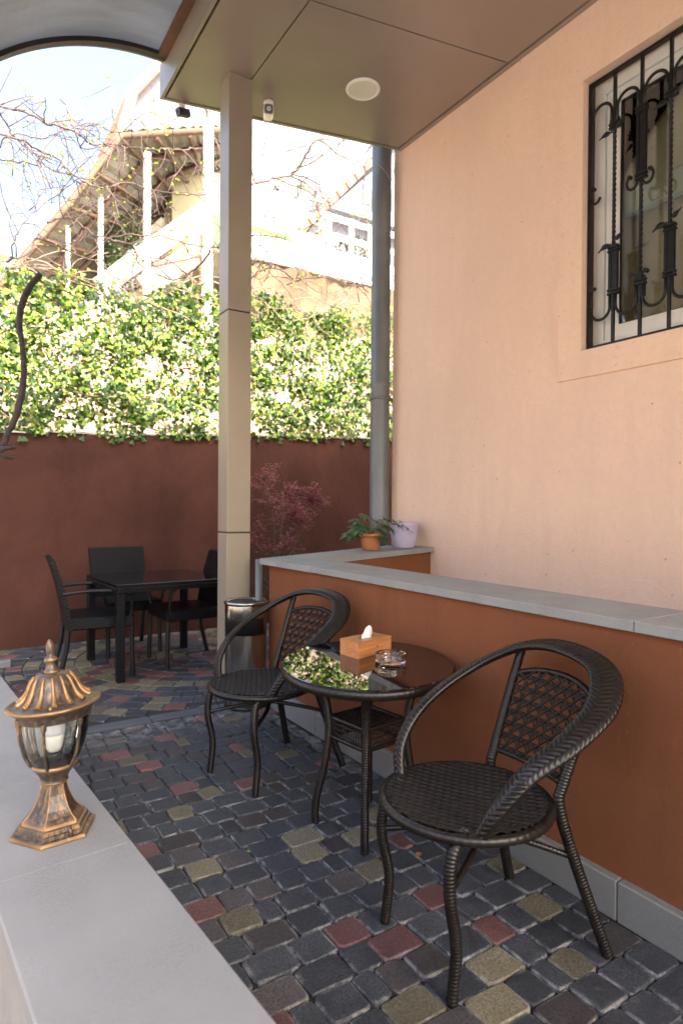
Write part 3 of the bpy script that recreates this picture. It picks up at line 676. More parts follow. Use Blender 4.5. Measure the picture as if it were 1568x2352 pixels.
for t, z, r in ((-1.9, .2885, .082),):
    mb = MB(); mb.lathe([(.0035, 0), (.0035, .008), (.002, .010)], 10, c=(r*cos(t), r*sin(t), z-.002)); mb.build('screw', M_brass, ln)
mb = MB(); mb.tube([(.079*cos(-1.35), .079*sin(-1.35), .012), (.068*cos(-1.35), .068*sin(-1.35), .030)], .004, 8); mb.build('screw', M_brass, ln)
# ------------------------------------------------------------------ round wicker chairs
RING = [(-.093,.178,.372),(-.071,.217,.457),(-.004,.240,.537),(.108,.257,.602),(.235,.235,.668),(.325,.146,.728),(.338,0,.752)]
# local frame: -x is the front of the chair, +x the back, y is sideways
def weave_grid(nu, nv, fpos, fnrm, hfun, thick):
    """front and back sheet following a surface with woven relief"""
    v = []; f = []
    for i in range(nu+1):
        for k in range(nv+1):
            P = fpos(i/nu, k/nv); n = fnrm(i/nu, k/nv); v.append(P + n*(thick+hfun(i/nu, k/nv)))
    for i in range(nu):
        for k in range(nv): f.append((i*(nv+1)+k, (i+1)*(nv+1)+k, (i+1)*(nv+1)+k+1, i*(nv+1)+k+1))
    return v, f
def make_tub_chair(label, loc, rz):
    t = thing('wicker_armchair', label, 'chair', loc, rz, 'round dark wicker armchairs at the small glass table')
    SZ = .392; SR = .215
    # seat: woven disc with rolled rim
    mb = MB(); n = 210; step = 2*SR/n; idx = {}
    rw = .0175
    for i in range(n+1):
        for k in range(n+1):
            X = -SR+i*step; Y = -SR+k*step; r = sqrt(X*X+Y*Y)
            if r <= SR-.006:
                row = floor(Y/rw); q = (Y/rw-row); ph = (X/.027 + row*.5 + q*.55) % 1.0
                h = .0078*abs(sin(pi*ph))**.7*(.35+.65*sin(pi*q)**.6)
                idx[i, k] = len(mb.v); mb.v.append((X, Y, SZ+h-.010*(1-(r/SR)**2)))
    for i in range(n):
        for k in range(n):
            q = [(i, k), (i+1, k), (i+1, k+1), (i, k+1)]
            if all(p in idx for p in q): mb.f.append(tuple(idx[p] for p in q)); mb.sm.append(True)
    mb.lathe([(SR-.008, -.016), (SR-.02, -.020), (.0, -.022)], 48, c=(0, 0, SZ), cap=False)
    mb.build('seat', M_wick, t)
    mb = MB(); mb.tube([(SR*cos(q), SR*sin(q), SZ-.009) for q in [2*pi*k/280 for k in range(280)]], lambda q: .0125*(1+.12*abs(sin(pi*70*q))), 8, closed=True); mb.build('seat_rim', M_wick, t)
    # arm and back ring with braided surface
    half = RING; full = [(p[0], p[1], p[2]) for p in half] + [(p[0], -p[1], p[2]) for p in half[-2::-1]]
    C = cr(full, 64); NC = len(C); W = 20
    def width(s): q = 1-abs(2*s-1); return .0155+.0255*min(1, (q/.75))**1.25     # half width
    v = []; cross = 60; Ltot = sum((C[i+1]-C[i]).length for i in range(NC-1)); acc = 0
    cen = Vector((.06, 0, .50))
    for i in range(NC):
        if i: acc += (C[i]-C[i-1]).length
        s = i/(NC-1); d = (C[min(i+1, NC-1)]-C[max(i-1, 0)]).normalized()
        # band lies roughly in the tilted plane of the ring: its width points outwards
        outw = (C[i]-Vector((.08, 0, .54))); outw -= d*outw.dot(d); outw.normalize()
        flare = Vector((0, 0, 1)); flare -= d*flare.dot(d); flare.normalize()
        wv_ = (outw*.80 + flare*-.45); wv_.normalize(); nv_ = d.cross(wv_); nv_.normalize()
        if nv_.dot(Vector((-.5, 0, .8))) < 0: nv_ = -nv_
        hw = width(s); th = .0115
        for k in range(cross):
            q = 2*pi*k/cross; cx_ = cos(q); sx_ = sin(q)
            ex = abs(cx_)**.75*(1 if cx_ > 0 else -1); ey = abs(sx_)**.9*(1 if sx_ > 0 else -1)
            lane = ex*.5+.5; nl = 3 if hw > .024 else 2
            li = min(nl-1, int(lane*nl)); lf = lane*nl-li; sg = 1 if li % 2 else -1
            ph = acc/.0155+sg*lf*1.15+li*.5
            hgt = .0062*(abs(sin(pi*ph))**.7-.5)*(.30+.70*abs(sin(pi*lf))**.6)
            v.append(C[i]+wv_*(ex*(hw+.0006)) + nv_*(ey*(th+hgt)) )
    f = [(i*cross+k, i*cross+(k+1) % cross, (i+1)*cross+(k+1) % cross, (i+1)*cross+k) for i in range(NC-1) for k in range(cross)]
    # refine along: C has few points, resample instead
    mb = MB(); mb.add(v, f, True); mb.f.append(tuple(range(cross))); mb.sm.append(False); mb.f.append(tuple(range((NC-1)*cross, NC*cross))[::-1]); mb.sm.append(False)
    fixn(mb.build('arm_ring', M_wick, t))
    # legs
    for s_ in (1, -1):
        mb = MB(); mb.tube(cr([(-.105, s_*.150, .392), (-.150, s_*.158, .345), (-.160, s_*.163, .25), (-.138, s_*.158, .13), (-.150, s_*.160, 0)], 8), lambda q: .0150-.001*q, 10, wrap=.0085, amp=.16); lg = mb.build('leg', M_wick, t)
        mb = MB(); mb.lathe([(.0125, 0), (.0125, .008)], 12, c=(-.150, s_*.160, -.0005)); mb.build('foot_cap', M_blackp, lg)
        mb = MB(); mb.tube(cr([(.322, s_*.160, .712), (.262, s_*.148, .58), (.205, s_*.138, .44), (.192, s_*.138, .385), (.225, s_*.152, .26), (.310, s_*.190, 0)], 8), lambda q: .0135+.0018*min(1, max(0, (q-.35)*6)), 10, wrap=.0085, amp=.16); lg = mb.build('leg', M_wick, t)
        mb = MB(); mb.lathe([(.0125, 0), (.0125, .008)], 12, c=(.310, s_*.190, -.0005)); mb.build('foot_cap', M_blackp, lg)
    # crossed stretcher
    for s_ in (1, -1):
        mb = MB(); mb.tube(cr([(-.158, s_*.160, .262), (-.03, s_*.075, .285), (.045, 0, .292+.006*s_), (.12, -s_*.07, .285), (.238, -s_*.160, .25)], 6), .0085, 8, wrap=.010, amp=.14); mb.build('stretcher', M_wick, t)
    # backrest panel: frame + cane lattice
    def bp(a_, h):  # a_ sideways, h 0..1 along panel height
        z = .435+(.690-.435)*h; X = .203+(.315-.203)*h*1.0
        X += .028*(1-(a_/.15)**2)*.8
        return Vector((X, a_, z))
    def top(a_): return .80+.20*sqrt(max(0, 1-(a_/.16)**2))**1.0
    mb = MB(); mb.tube([bp(-.14+.28*k/20, 0.0) for k in range(21)], .0085, 8, wrap=.010, amp=.14); mb.build('back_rail', M_wick, t)
    mb = MB(); mb.tube([bp(-.156+.312*k/30, top(-.156+.312*k/30)*.96-.02) for k in range(31)], .0095, 8, wrap=.009, amp=.16); mb.build('back_rail', M_wick, t)
    mb = MB(); cell = .036
    def strip(p0, p1, off, wd=.0031):
        # clip in a,h plane (metres: b = h*.28)
        K = max(2, int((Vector(p1)-Vector(p0)).length/.006)); run = []
        for k in range(K+1):
            a_ = p0[0]+(p1[0]-p0[0])*k/K; b_ = p0[1]+(p1[1]-p0[1])*k/K; h = b_/.28
            ok = abs(a_) < .139+.014*h and 0.0 <= h <= top(a_)*.96-.02
            if ok: run.append(bp(a_, h)+Vector((-.9, 0, .35))*(off+.0022*sin(pi*(a_+b_)/cell*2)))
            if (not ok or k == K) and len(run) > 1:
                mb.tube(run, wd, 4, sx=1.0, cap=False); run = []
            elif not ok: run = []
    for k in range(-5, 6):
        for d_ in (-.0038, .0038): strip((k*cell+d_, 0), (k*cell*1.05+d_, .28), -.0015)
    for k in range(0, 10):
        for d_ in (-.0042, .0042): strip((-.16, k*cell+.012+d_), (.16, k*cell+.012+d_), .0015)
    for k in range(-12, 14):
        strip((k*cell*1.0+.015-.3, -.003), (k*cell+.015, .297), .004); strip((k*cell+.015, -.003), (k*cell+.015-.3, .297), .006)
    mb.build('cane_panel', M_wick, t)
    return t
chR = make_tub_chair('dark brown wicker armchair nearest the viewer, right of the round glass table', (1.167, 1.22, 0), -.13)
chL = copy_tree(chR); chL.location = (1.165, 2.47, 0); chL.rotation_euler.z = .22
chL['label'] = 'dark wicker armchair behind the round glass table, in front of the steel bin'
def tilt_top(o, piv, axis, a_):
    R = Matrix.Translation(piv) @ Matrix.Rotation(a_, 4, axis) @ Matrix.Translation(-Vector(piv)); o.data.transform(R)
# ------------------------------------------------------------------ small round table
tb = thing('round_side_table', 'round wicker side table with dark reflective glass top and woven basket shelf', 'table', (1.300, 1.862, 0), 0)
TZ = .590
mb = MB(); mb.lathe([(.300, -.014), (.306, -.006), (.306, -.001), (.303, .001)], 96, c=(0, 0, TZ), cap=True, smooth=False); mb.build('glass_top', M_tglass, tb)
mb = MB(); prof = []
nn = 560
ringv = []; cs = 8
for i in range(nn):
    q = 2*pi*i/nn; wv2 = abs(sin(pi*95*i/nn))
    for k in range(cs):
        a2 = 2*pi*k/cs; rr_ = .305+ (.0075+.0014*wv2)*cos(a2)*1.0; zz_ = TZ-.019+.0155*sin(a2)
        ringv.append((rr_*cos(q), rr_*sin(q), zz_))
mb.add(ringv, [(i*cs+k, ((i+1) % nn)*cs+k, ((i+1) % nn)*cs+(k+1) % cs, i*cs+(k+1) % cs) for i in range(nn) for k in range(cs)], True)
fixn(mb.build('rim', M_wick, tb))
mb = MB(); mb.lathe([(.296, TZ-.018), (.296, TZ-.014)], 48); mb.build('underframe', M_wickb, tb)
for k in range(4):
    q = math.radians(53+90*k); c_, s_ = cos(q), sin(q)
    P = cr([(r*c_, r*s_, z) for r, z in ((.226, .556), (.195, .525), (.158, .47), (.143, .40), (.140, .32), (.158, .20), (.182, .10), (.188, .04), (.186, 0))], 6)
    mb = MB(); mb.tube(P, lambda t_: .0155-.0015*t_, 10, wrap=.0085, amp=.16); lg = mb.build('leg', M_wick, tb)
    mb = MB(); mb.lathe([(.0125, 0), (.0125, .008)], 12, c=(.186*c_, .186*s_, -.0005)); mb.build('foot_cap', M_blackp, lg)
for n_ in ('glass_top', 'rim', 'underframe'):
    for ch in tb.children:
        if ch.name.split('.')[0] == n_: tilt_top(ch, Vector((0, 0, TZ)), Vector((-.82, .57, 0)), math.radians(-2.7))
# basket shelf
bk = MB(); cn = [Vector((.132*cos(math.radians(53+90*k)), .132*sin(math.radians(53+90*k)), 0)) for k in range(4)]
for z, r in ((.388, .0095), (.318, .0085)):
    for k in range(4):
        A, B = cn[k]+Vector((0, 0, z)), cn[(k+1) % 4]+Vector((0, 0, z)); bk.tube([A.lerp(B, i/10) for i in range(11)], r, 8, wrap=.010, amp=.14)
bk.build('shelf_frame', M_wick, tb)
bk = MB()
for k in range(4):
    A, B = cn[k], cn[(k+1) % 4]
    for i in range(1, 15):
        p = A.lerp(B, i/15); bk.tube([p+Vector((0, 0, .390)), p+Vector((0, 0, .316))], .0030, 4, cap=False)
    for z in (.334, .352, .370): bk.tube([A+Vector((0, 0, z)), B+Vector((0, 0, z))], .0030, 4, cap=False)
bk.build('woven_side', M_wick, tb)
bk = MB()
for i in range(1, 13):
    for (a_, b_, c_, d_) in ((0, 1, 3, 2), (1, 2, 0, 3)):
        p, q = cn[a_].lerp(cn[b_], i/13), cn[c_].lerp(cn[d_], i/13)
        bk.tube([p.lerp(q, k/26)+Vector((0, 0, .388+.0022*(1 if (k+i) % 2 else -1)*(1 if a_ else -1))) for k in range(27)], .0042, 4, cap=False)
bk.build('woven_shelf', M_wick, tb)
# tissue box
M_wood = mat('varnished_plywood', (.42, .17, .06), .38, 0, .5)
_n = noise(M_wood, 5, 6, vec=scaled(M_wood, (1, 6, 9)), dist=1.2)
LK(M_wood, mixc(M_wood, ramp(M_wood, _n, [(.3, 0), (.7, 1)]), (.30, .115, .036), (.50, .215, .080)), BS(M_wood).inputs['Base Color']); bump(M_wood, _n, .08, .001)
tx = thing('tissue_box', 'small brown wooden tissue box on the round glass table', 'tissue box', (1.367, 1.972, TZ+.002), .20)
mb = MB(); L_, W_, H_ = .090, .0485, .062
mb.bbox(-L_+.004, -W_, 0, L_-.004, -W_+.006, H_-.0045, .0008); mb.bbox(-L_+.004, W_-.006, 0, L_-.004, W_, H_-.0045, .0008); mb.build('side_board', M_wood, tx)
for s_ in (-1, 1):
    mb = MB(); mb.bbox(s_*L_ if s_ < 0 else L_-.0036, -W_, 0, -L_+.0036 if s_ < 0 else L_, W_, H_-.0045, .0008); mb.build('end_board', M_wood, tx)
mb = MB()
# lid with slot
for x0, y0, x1, y1 in ((-L_, -W_, L_, -.009), (-L_, .009, L_, W_), (-L_, -.0088, -.045, .0088), (.045, -.0088, L_, .0088)): mb.box(x0, y0, H_-.004, x1, y1, H_)
mb.build('lid', M_wood, tx)
mb = MB(); mb.box(-L_+.006, -W_+.008, .004, L_-.006, W_-.008, H_-.02); mb.build('tissue_stack', M_white, tx)
mb = MB(); mb.lathe([(.0035, 0), (.0035, .0006)], 10); kn = mb.build('wood_knot', mat('dark_knot', (.05, .02, .01), .5), tx); kn.rotation_euler = (pi/2, 0, 0); kn.location = (.012, -W_-.0001, .033)
mb = MB(); nu, nv = 14, 22; v = []; f = []; rt = random.Random(4)
for i in range(nu+1):
    h = i/nu
    for k in range(nv):
        q = 2*pi*k/nv; r = (.017*(1-h)**.45+.002)*(1+.28*sin(q*4+h*3)+.12*sin(q*9-h*5)); v.append((r*cos(q)*1.35+.006*h+.012*h*h, r*sin(q)*.55-.002, H_-.012+.052*h+.004*sin(q*3)*h))
for i in range(nu):
    for k in range(nv): f.append((i*nv+k, i*nv+(k+1) % nv, (i+1)*nv+(k+1) % nv, (i+1)*nv+k))
mb.add(v, f, True); mb.f.append(tuple(range(nu*nv, nu*nv+nv))); mb.sm.append(True); mb.build('tissue', plain('soft_tissue', (.84, .83, .82), .9, 0, .02, 5, .1), tx)
# ashtray
mb = MB()
def ar(r, z, t):
    return r
nA = 72; v = []
prof = [(.048, 0), (.0545, .003), (.0560, .010), (.0560, .016), (.0545, .0165), (.0555, .020), (.0555, .0325), (.0545, .034), (.0480, .034), (.0465, .032), (.0450, .012), (.0420, .0095), (0.001, .009)]
for r, z in prof:
    for k in range(nA):
        t = 2*pi*k/nA; nt_ = 0
        for c in (.35, .35+2*pi/3, .35+4*pi/3):
            d = abs((t-c+pi) % (2*pi)-pi); nt_ = max(nt_, 1 if d < .11 else 0)
        zz_ = min(z, .0245) if nt_ and z > .02 else z; v.append((r*cos(t), r*sin(t), zz_))
f = [(i*nA+k, i*nA+(k+1) % nA, (i+1)*nA+(k+1) % nA, (i+1)*nA+k) for i in range(len(prof)-1) for k in range(nA)]
mb.add(v, f, False); mb.f.append(tuple(reversed(range(nA)))); mb.sm.append(False); mb.f.append(tuple(range((len(prof)-1)*nA, len(prof)*nA))); mb.sm.append(False)
at_ = fixn(mb.build('ashtray', M_glass)); at_.location = (1.364, 1.812, TZ+.0018); tag(at_, 'clear glass round ashtray with notched rim on the dark glass table', 'ashtray')
# ------------------------------------------------------------------ steel bin
bn = thing('ashtray_bin', 'stainless steel litter bin with perforated ash tray top beside the column', 'litter bin', (1.487, 3.36, 0), 0)
mb = MB(); mb.lathe([(.112, .012), (.118, .03), (.118, .42)], 56, cap=False); mb.build('body', M_steel, bn)
mb = MB(); mb.lathe([(.1185, .0), (.121, .004), (.121, .014), (.117, .018)], 56, cap=True); mb.build('base_ring', M_blackp, bn)
mb = MB(); mb.lathe([(.1175, .4205), (.1175, .5945)], 56, cap=True); mb.build('liner', M_blackp, bn)
mb = MB(); vv = []; ff = []; k0 = 0
nA = 40; a0_, a1_ = math.radians(-58), math.radians(152)
for i in range(nA+1):
    t = a0_+(a1_-a0_)*i/nA
    vv += [(.119*cos(t), .119*sin(t), .42), (.119*cos(t), .119*sin(t), .585), (.1178*cos(t), .1178*sin(t), .585), (.1178*cos(t), .1178*sin(t), .42)]
for i in range(nA):
    for k in range(4): ff.append((4*i+k, 4*i+4+k, 4*i+4+(k+1) % 4, 4*i+(k+1) % 4))
mb.add(vv, ff, True); fixn(mb.build('upper_shell', M_steel, bn))
mb = MB(); mb.lathe([(.119, .515), (.1192, .516), (.1192, .584), (.119, .585)], 56, cap=False); mb.build('collar_band', M_steel, bn)
mb = MB(); mb.lathe([(.116, .588), (.124, .590), (.127, .596), (.126, .602), (.121, .606), (.116, .603), (.112, .596)], 64, cap=False); mb.build('lid_rim', M_steel, bn)
mb = MB(); mb.lathe([(.1125, .594), (.06, .5925), (0.001, .592)], 40, cap=False); mb.build('ash_tray', M_steel, bn)
mb = MB()
for i in range(-7, 8):
    for k in range(-7, 8):
        X, Y = i*.014+(.007 if k % 2 else 0), k*.0122
        if X*X+Y*Y < .0105: mb.lathe([(.0042, 0), (.0042, .0006)], 6, c=(X, Y, .5945), cap=True)
tag(mb.build('perforations', M_blackp, bn), kind='stuff')
# ------------------------------------------------------------------ dining set at the back
def woven_mat():
    m = mat('black_basket_weave', (.014, .015, .018), .45, 0, .2)
    tc = N(m, 'ShaderNodeTexCoord'); sp = N(m, 'ShaderNodeSeparateXYZ'); LK(m, tc.outputs['Object'], sp.inputs[0])
    def wave(src, per, off=None):
        a1 = N(m, 'ShaderNodeMath', operation='MULTIPLY'); LK(m, src, a1.inputs[0]); a1.inputs[1].default_value = pi/per
        if off is not None:
            a2 = N(m, 'ShaderNodeMath', operation='ADD'); LK(m, a1.outputs[0], a2.inputs[0]); LK(m, off, a2.inputs[1]); a1 = a2
        s_ = N(m, 'ShaderNodeMath', operation='SINE'); LK(m, a1.outputs[0], s_.inputs[0]); return s_.outputs[0]
    xy = N(m, 'ShaderNodeMath', operation='ADD'); LK(m, sp.outputs[0], xy.inputs[0]); LK(m, sp.outputs[1], xy.inputs[1])
    A = wave(xy.outputs[0], .022); B = wave(sp.outputs[2], .013)
    p = N(m, 'ShaderNodeMath', operation='MULTIPLY'); LK(m, A, p.inputs[0]); LK(m, B, p.inputs[1])
    bump(m, p.outputs[0], .35, .0015)
    r = ramp(m, p.outputs[0], [(.0, (.004, .0045, .006)), (1, (.009, .0095, .012))]); LK(m, r, BS(m).inputs['Base Color'])
    return m
M_bw = woven_mat()
def make_dining_chair(label, loc, rz):
    # front is -y
    t = thing('rattan_dining_chair', label, 'chair', loc, rz, 'black rattan armchairs round the dining table')
    mb = MB(); mb.bbox(-.215, -.21, .335, .215, .20, .412, .008); mb.build('seat', M_bw, t)
    mb = MB(); n = 14; v = []; f = []
    for i in range(n+1):
        h = i/n; z = .33+(.80-.33)*h; y_ = .195+.105*h**1.6; hw = .215+.004*h
        v += [(-hw, y_-.016, z), (hw, y_-.016, z), (hw, y_+.016, z), (-hw, y_+.016, z)]
    for i in range(n):
        for k in range(4): f.append((4*i+k, 4*i+(k+1) % 4, 4*i+4+(k+1) % 4, 4*i+4+k))
    f += [(3,2,1,0), (4*n, 4*n+1, 4*n+2, 4*n+3)]; mb.add(v, f); mb.build('backrest', M_bw, t)
    for sx in (-1, 1):
        mb = MB(); mb.tube(cr([(sx*.195, -.192, .40), (sx*.197, -.195, .2), (sx*.20, -.20, 0)], 4), .017, 8, wrap=.014, amp=.08); mb.build('leg', M_wickb, t)
        mb = MB(); mb.tube(cr([(sx*.195, .195, .40), (sx*.197, .215, .2), (sx*.20, .262, 0)], 4), .017, 8, wrap=.014, amp=.08); mb.build('leg', M_wickb, t)
        mb = MB(); mb.tube(cr([(sx*.222, .235, .575), (sx*.232, .10, .588), (sx*.235, -.06, .585), (sx*.235, -.145, .570), (sx*.232, -.183, .53), (sx*.222, -.19, .45), (sx*.212, -.18, .40)], 6), .0115, 8, wrap=.012, amp=.1); mb.build('armrest', M_wickb, t)
    return t
c1 = make_dining_chair('black rattan armchair at the left side of the dining table, back to the left', (.91, 4.55, 0), math.radians(86))
c2 = copy_tree(c1); c2.location = (1.25, 5.13, 0); c2.rotation_euler.z = math.radians(3); c2['label'] = 'black rattan armchair behind the dining table against the brown wall'
c3 = copy_tree(c1); c3.location = (1.53, 4.57, 0); c3.rotation_euler.z = math.radians(-88); c3['label'] = 'black rattan armchair partly hidden by the porch column, at the right of the dining table'
dt = thing('dining_table', 'square black rattan dining table with glass top near the brown wall', 'table', (1.32, 4.585, 0), math.radians(3.5))
HT = .635; hs = .385
mb = MB(); mb.bbox(-hs, -hs, HT-.008, hs, hs, HT, .002); mb.build('glass_top', M_tglass if False else mat('black_table_glass', (.006, .006, .008), .06, 0, .5), dt)
mb = MB()
for (x0, y0, x1, y1) in ((-hs, -hs, hs, -hs+.04), (-hs, hs-.04, hs, hs), (-hs, -hs+.0405, -hs+.04, hs-.0405), (hs-.04, -hs+.0405, hs, hs-.0405)): mb.box(x0, y0, HT-.055, x1, y1, HT-.0085)
mb.build('apron', M_bw, dt)
mb = MB()
for i in range(46):
    for (X, Y) in ((-hs+.01+i*(2*hs-.02)/45, -hs-.002),): mb.lathe([(.005, 0), (.005, .006)], 6, c=(X, Y, HT-.030))
for i in range(46): mb.lathe([(.005, 0), (.005, .006)], 6, c=(-hs-.002, -hs+.01+i*(2*hs-.02)/45, HT-.030))
tag(mb.build('beaded_trim', M_wickb, dt), kind='stuff')
for sx in (-1, 1):
    for sy_ in (-1, 1):
        mb = MB(); mb.bbox(sx*(hs-.026)-.026, sy_*(hs-.026)-.026, 0, sx*(hs-.026)+.026, sy_*(hs-.026)+.026, HT-.056, .006); mb.build('leg', M_bw, dt)
# metal angle on the ground
ma = thing('metal_channel', 'grey metal channel lying on the paving at the foot of the brown wall', 'metal bar', (.30, 5.05, 0))
mb = MB(); mb.bbox(-.35, -.07, 0, .12, .0, .05, .004); mb.build('channel', M_pipe, ma)
mb = MB(); mb.bbox(-.03, .002, .0, .06, .42, .035, .004); mb.build('channel', M_pipe, ma)
# ------------------------------------------------------------------ pots with plants
def leafmat(name, c1, c2, tr=.35, rough=.35, attr=False):
    m = bpy.data.materials.new(name); m.use_nodes = True; b = BS(m); b.inputs['Roughness'].default_value = rough
    if attr:
        at_n = N(m, 'ShaderNodeAttribute', attribute_name='tint'); c = at_n.outputs['Color']
    else: c = mixc(m, ramp(m, noise(m, 12, 3), [(.35, 0), (.65, 1)]), c1, c2)
    LK(m, c, b.inputs['Base Color']); t = N(m, 'ShaderNodeBsdfTranslucent'); 
    cc = N(m, 'ShaderNodeMix', data_type='RGBA', blend_type='MULTIPLY'); cc.inputs[0].default_value = 1; LK(m, c, cc.inputs[6]); cc.inputs[7].default_value = (1.9, 2.0, .7, 1); LK(m, cc.outputs[2], t.inputs[0])
    mx_ = N(m, 'ShaderNodeMixShader'); mx_.inputs[0].default_value = tr; LK(m, b.outputs[0], mx_.inputs[1]); LK(m, t.outputs[0], mx_.inputs[2]); LK(m, mx_.outputs[0], m.node_tree.nodes['Material Output'].inputs[0])
    return m
M_sch = leafmat('umbrella_plant_leaf', (.030, .075, .022), (.055, .125, .035), .2)
M_stem = plain('green_brown_stem', (.12, .11, .045), .7, 0, .2, 20, .1)
def leaf_blade(mb, base, d, up, L_, W_, droop=.25, n=5):
    d = Vector(d).normalized(); s = d.cross(Vector(up)).normalized(); nrm = s.cross(d); v = []
    for i in range(n+1):
        h = i/n; c = Vector(base)+d*(L_*h)-nrm*0+Vector((0, 0, -1))*(droop*L_*h*h); w_ = W_*sin(pi*min(1, .06+.94*h)**.85)*.5
        if i == n: w_ = .0005
        v += [c-s*w_+Vector((0,0,w_*.35)), c, c+s*w_+Vector((0,0,w_*.35))]
    f = []
    for i in range(n): f += [(3*i, 3*i+1, 3*i+4, 3*i+3), (3*i+1, 3*i+2, 3*i+5, 3*i+4)]
    mb.add(v, f, True)
pz = .868
p1 = thing('terracotta_pot', 'small ribbed terracotta flower pot on the wall capping', 'flower pot', (2.385, 3.395, pz))
mb = MB(); mb.lathe([(.052, 0), (.055, .004), (.060, .03), (.0615, .034), (.0605, .038), (.066, .062), (.0675, .066), (.0665, .070), (.0715, .088), (.078, .090), (.080, .105), (.076, .107), (.070, .104), (.066, .08)], 40); mb.build('pot_body', plain('terracotta', (.42, .16, .065), .8, 0, .2, 14, .3, 60, .002), p1)
mb = MB(); mb.lathe([(.0675, .082), (.001, .086)], 24, cap=False); mb.build('soil', M_mortar, p1)
p2 = thing('lilac_pot', 'lilac textured plastic flower pot standing next to the drainpipe', 'flower pot', (2.645, 3.375, pz+.008))
M_lil = mat('lilac_plastic', (.56, .50, .66), .42)
def _q():
    m = M_lil; tc = N(m, 'ShaderNodeTexCoord'); sp = N(m, 'ShaderNodeSeparateXYZ'); LK(m, tc.outputs['Object'], sp.inputs[0])
    at2 = N(m, 'ShaderNodeMath', operation='ARCTAN2'); LK(m, sp.outputs[1], at2.inputs[0]); LK(m, sp.outputs[0], at2.inputs[1])
    def w2(s_):
        k = N(m, 'ShaderNodeMath', operation='MULTIPLY'); LK(m, at2.outputs[0], k.inputs[0]); k.inputs[1].default_value = 26.0
        z = N(m, 'ShaderNodeMath', operation='MULTIPLY_ADD'); LK(m, sp.outputs[2], z.inputs[0]); z.inputs[1].default_value = s_*330; LK(m, k.outputs[0], z.inputs[2])
        s3 = N(m, 'ShaderNodeMath', operation='SINE'); LK(m, z.outputs[0], s3.inputs[0]); return s3.outputs[0]
    p = N(m, 'ShaderNodeMath', operation='MAXIMUM'); LK(m, w2(1), p.inputs[0]); LK(m, w2(-1), p.inputs[1]); bump(m, p.outputs[0], .7, .003)
_q()
mb = MB(); mb.lathe([(.066, 0), (.070, .004), (.083, .05), (.093, .10), (.098, .150), (.100, .160), (.100, .170), (.096, .171), (.092, .16), (.088, .12)], 48); mb.build('pot_body', M_lil, p2)
mb = MB(); mb.lathe([(.091, .135), (.001, .14)], 24, cap=False); mb.build('soil', M_mortar, p2)
rp = random.Random(5)
um = thing('umbrella_plant', 'green umbrella plant with fingered leaves growing in the terracotta pot', 'potted plant', (2.385, 3.395, pz+.085))
# (dx, dy, dz) whorl centres
whorls = [(-.115, -.03, .055, .085), (-.155, .00, .015, .08), (-.055, -.01, .135, .06), (-.085, .03, .10, .07), (.045, -.05, .035, .065), (.10, -.04, .06, .075), (.17, -.06, .085, .08), (.225, -.075, .075, .075), (.02, -.09, -.005, .06), (.13, .0, .11, .06), (.07, .02, .09, .06)]
fol = MB()
for (dx, dy, dz, s_) in whorls:
    mb = MB(); mid = Vector((dx*.35, dy*.35, .02+dz*.75)); mb.tube(cr([(0, 0, 0), mid, (dx, dy, dz)], 6), .0022, 6); mb.build('stem', M_stem, um)
    tilt = Vector((dx*1.5+rp.uniform(-.15, .15), dy-.25, .55)).normalized(); s0 = tilt.cross(Vector((0, 1, 0))).normalized(); s1 = tilt.cross(s0)
    n = 8; ph = rp.random()*6
    mb = MB()
    for k in range(n):
        q = ph+2*pi*k/n; d = s0*cos(q)+s1*sin(q)+tilt*.12; leaf_blade(mb, (dx, dy, dz), d, tilt, s_*rp.uniform(.8, 1.1), s_*.40, .30)
    mb.build('leaf_whorl', M_sch, um)
# ------------------------------------------------------------------ red maple
mp_ = thing('red_maple', 'young purple leaved maple growing between the low wall and the brown wall', 'tree', (2.60, 5.2, 0)); mp_.scale = (.54, .55, .95)
M_bark = plain('maple_bark', (.09, .085, .05), .8, 0, .25, 30, .3, 80, .002)
rm_ = random.Random(8); tips = []
mb = MB()
def grow(p, d, L_, r, lev):
    pts = [p]; q = Vector(p); dd = Vector(d)
    for i in range(5):
        dd = (dd+Vector((rm_.gauss(0, .13), rm_.gauss(0, .10), rm_.gauss(0, .08)+(.03 if lev == 0 else -.02)))).normalized(); q = q+dd*L_/5; pts.append(q.copy())
    mb.tube(pts, lambda t: r*(1-.55*t), 6)
    if lev >= 1: tips.extend((a_, lev) for a_ in pts[1:])
    if lev < 3:
        for k in range([5, 5, 4][lev]):
            i = rm_.randint(1, 5); sd_ = rm_.choice((-1, 1)); nd = (dd*.5+Vector((sd_*rm_.uniform(.5, 1.2), rm_.uniform(-.4, .3), rm_.uniform(-.05, .45)))).normalized()
            grow(pts[i], nd, L_*rm_.uniform(.26, .40) if lev == 0 else L_*rm_.uniform(.42, .62), r*.55, lev+1)
grow(Vector((0, 0, 0)), (.06, 0, 1), 1.45, .014, 0); grow(Vector((-.02, 0, .0)), (-.16, .02, 1), 1.2, .011, 0); grow(Vector((.02, -.02, .45)), (.28, 0, .9), .95, .010, 0)
mb.build('trunk', M_bark, mp_)
mb = MB(); cl = []
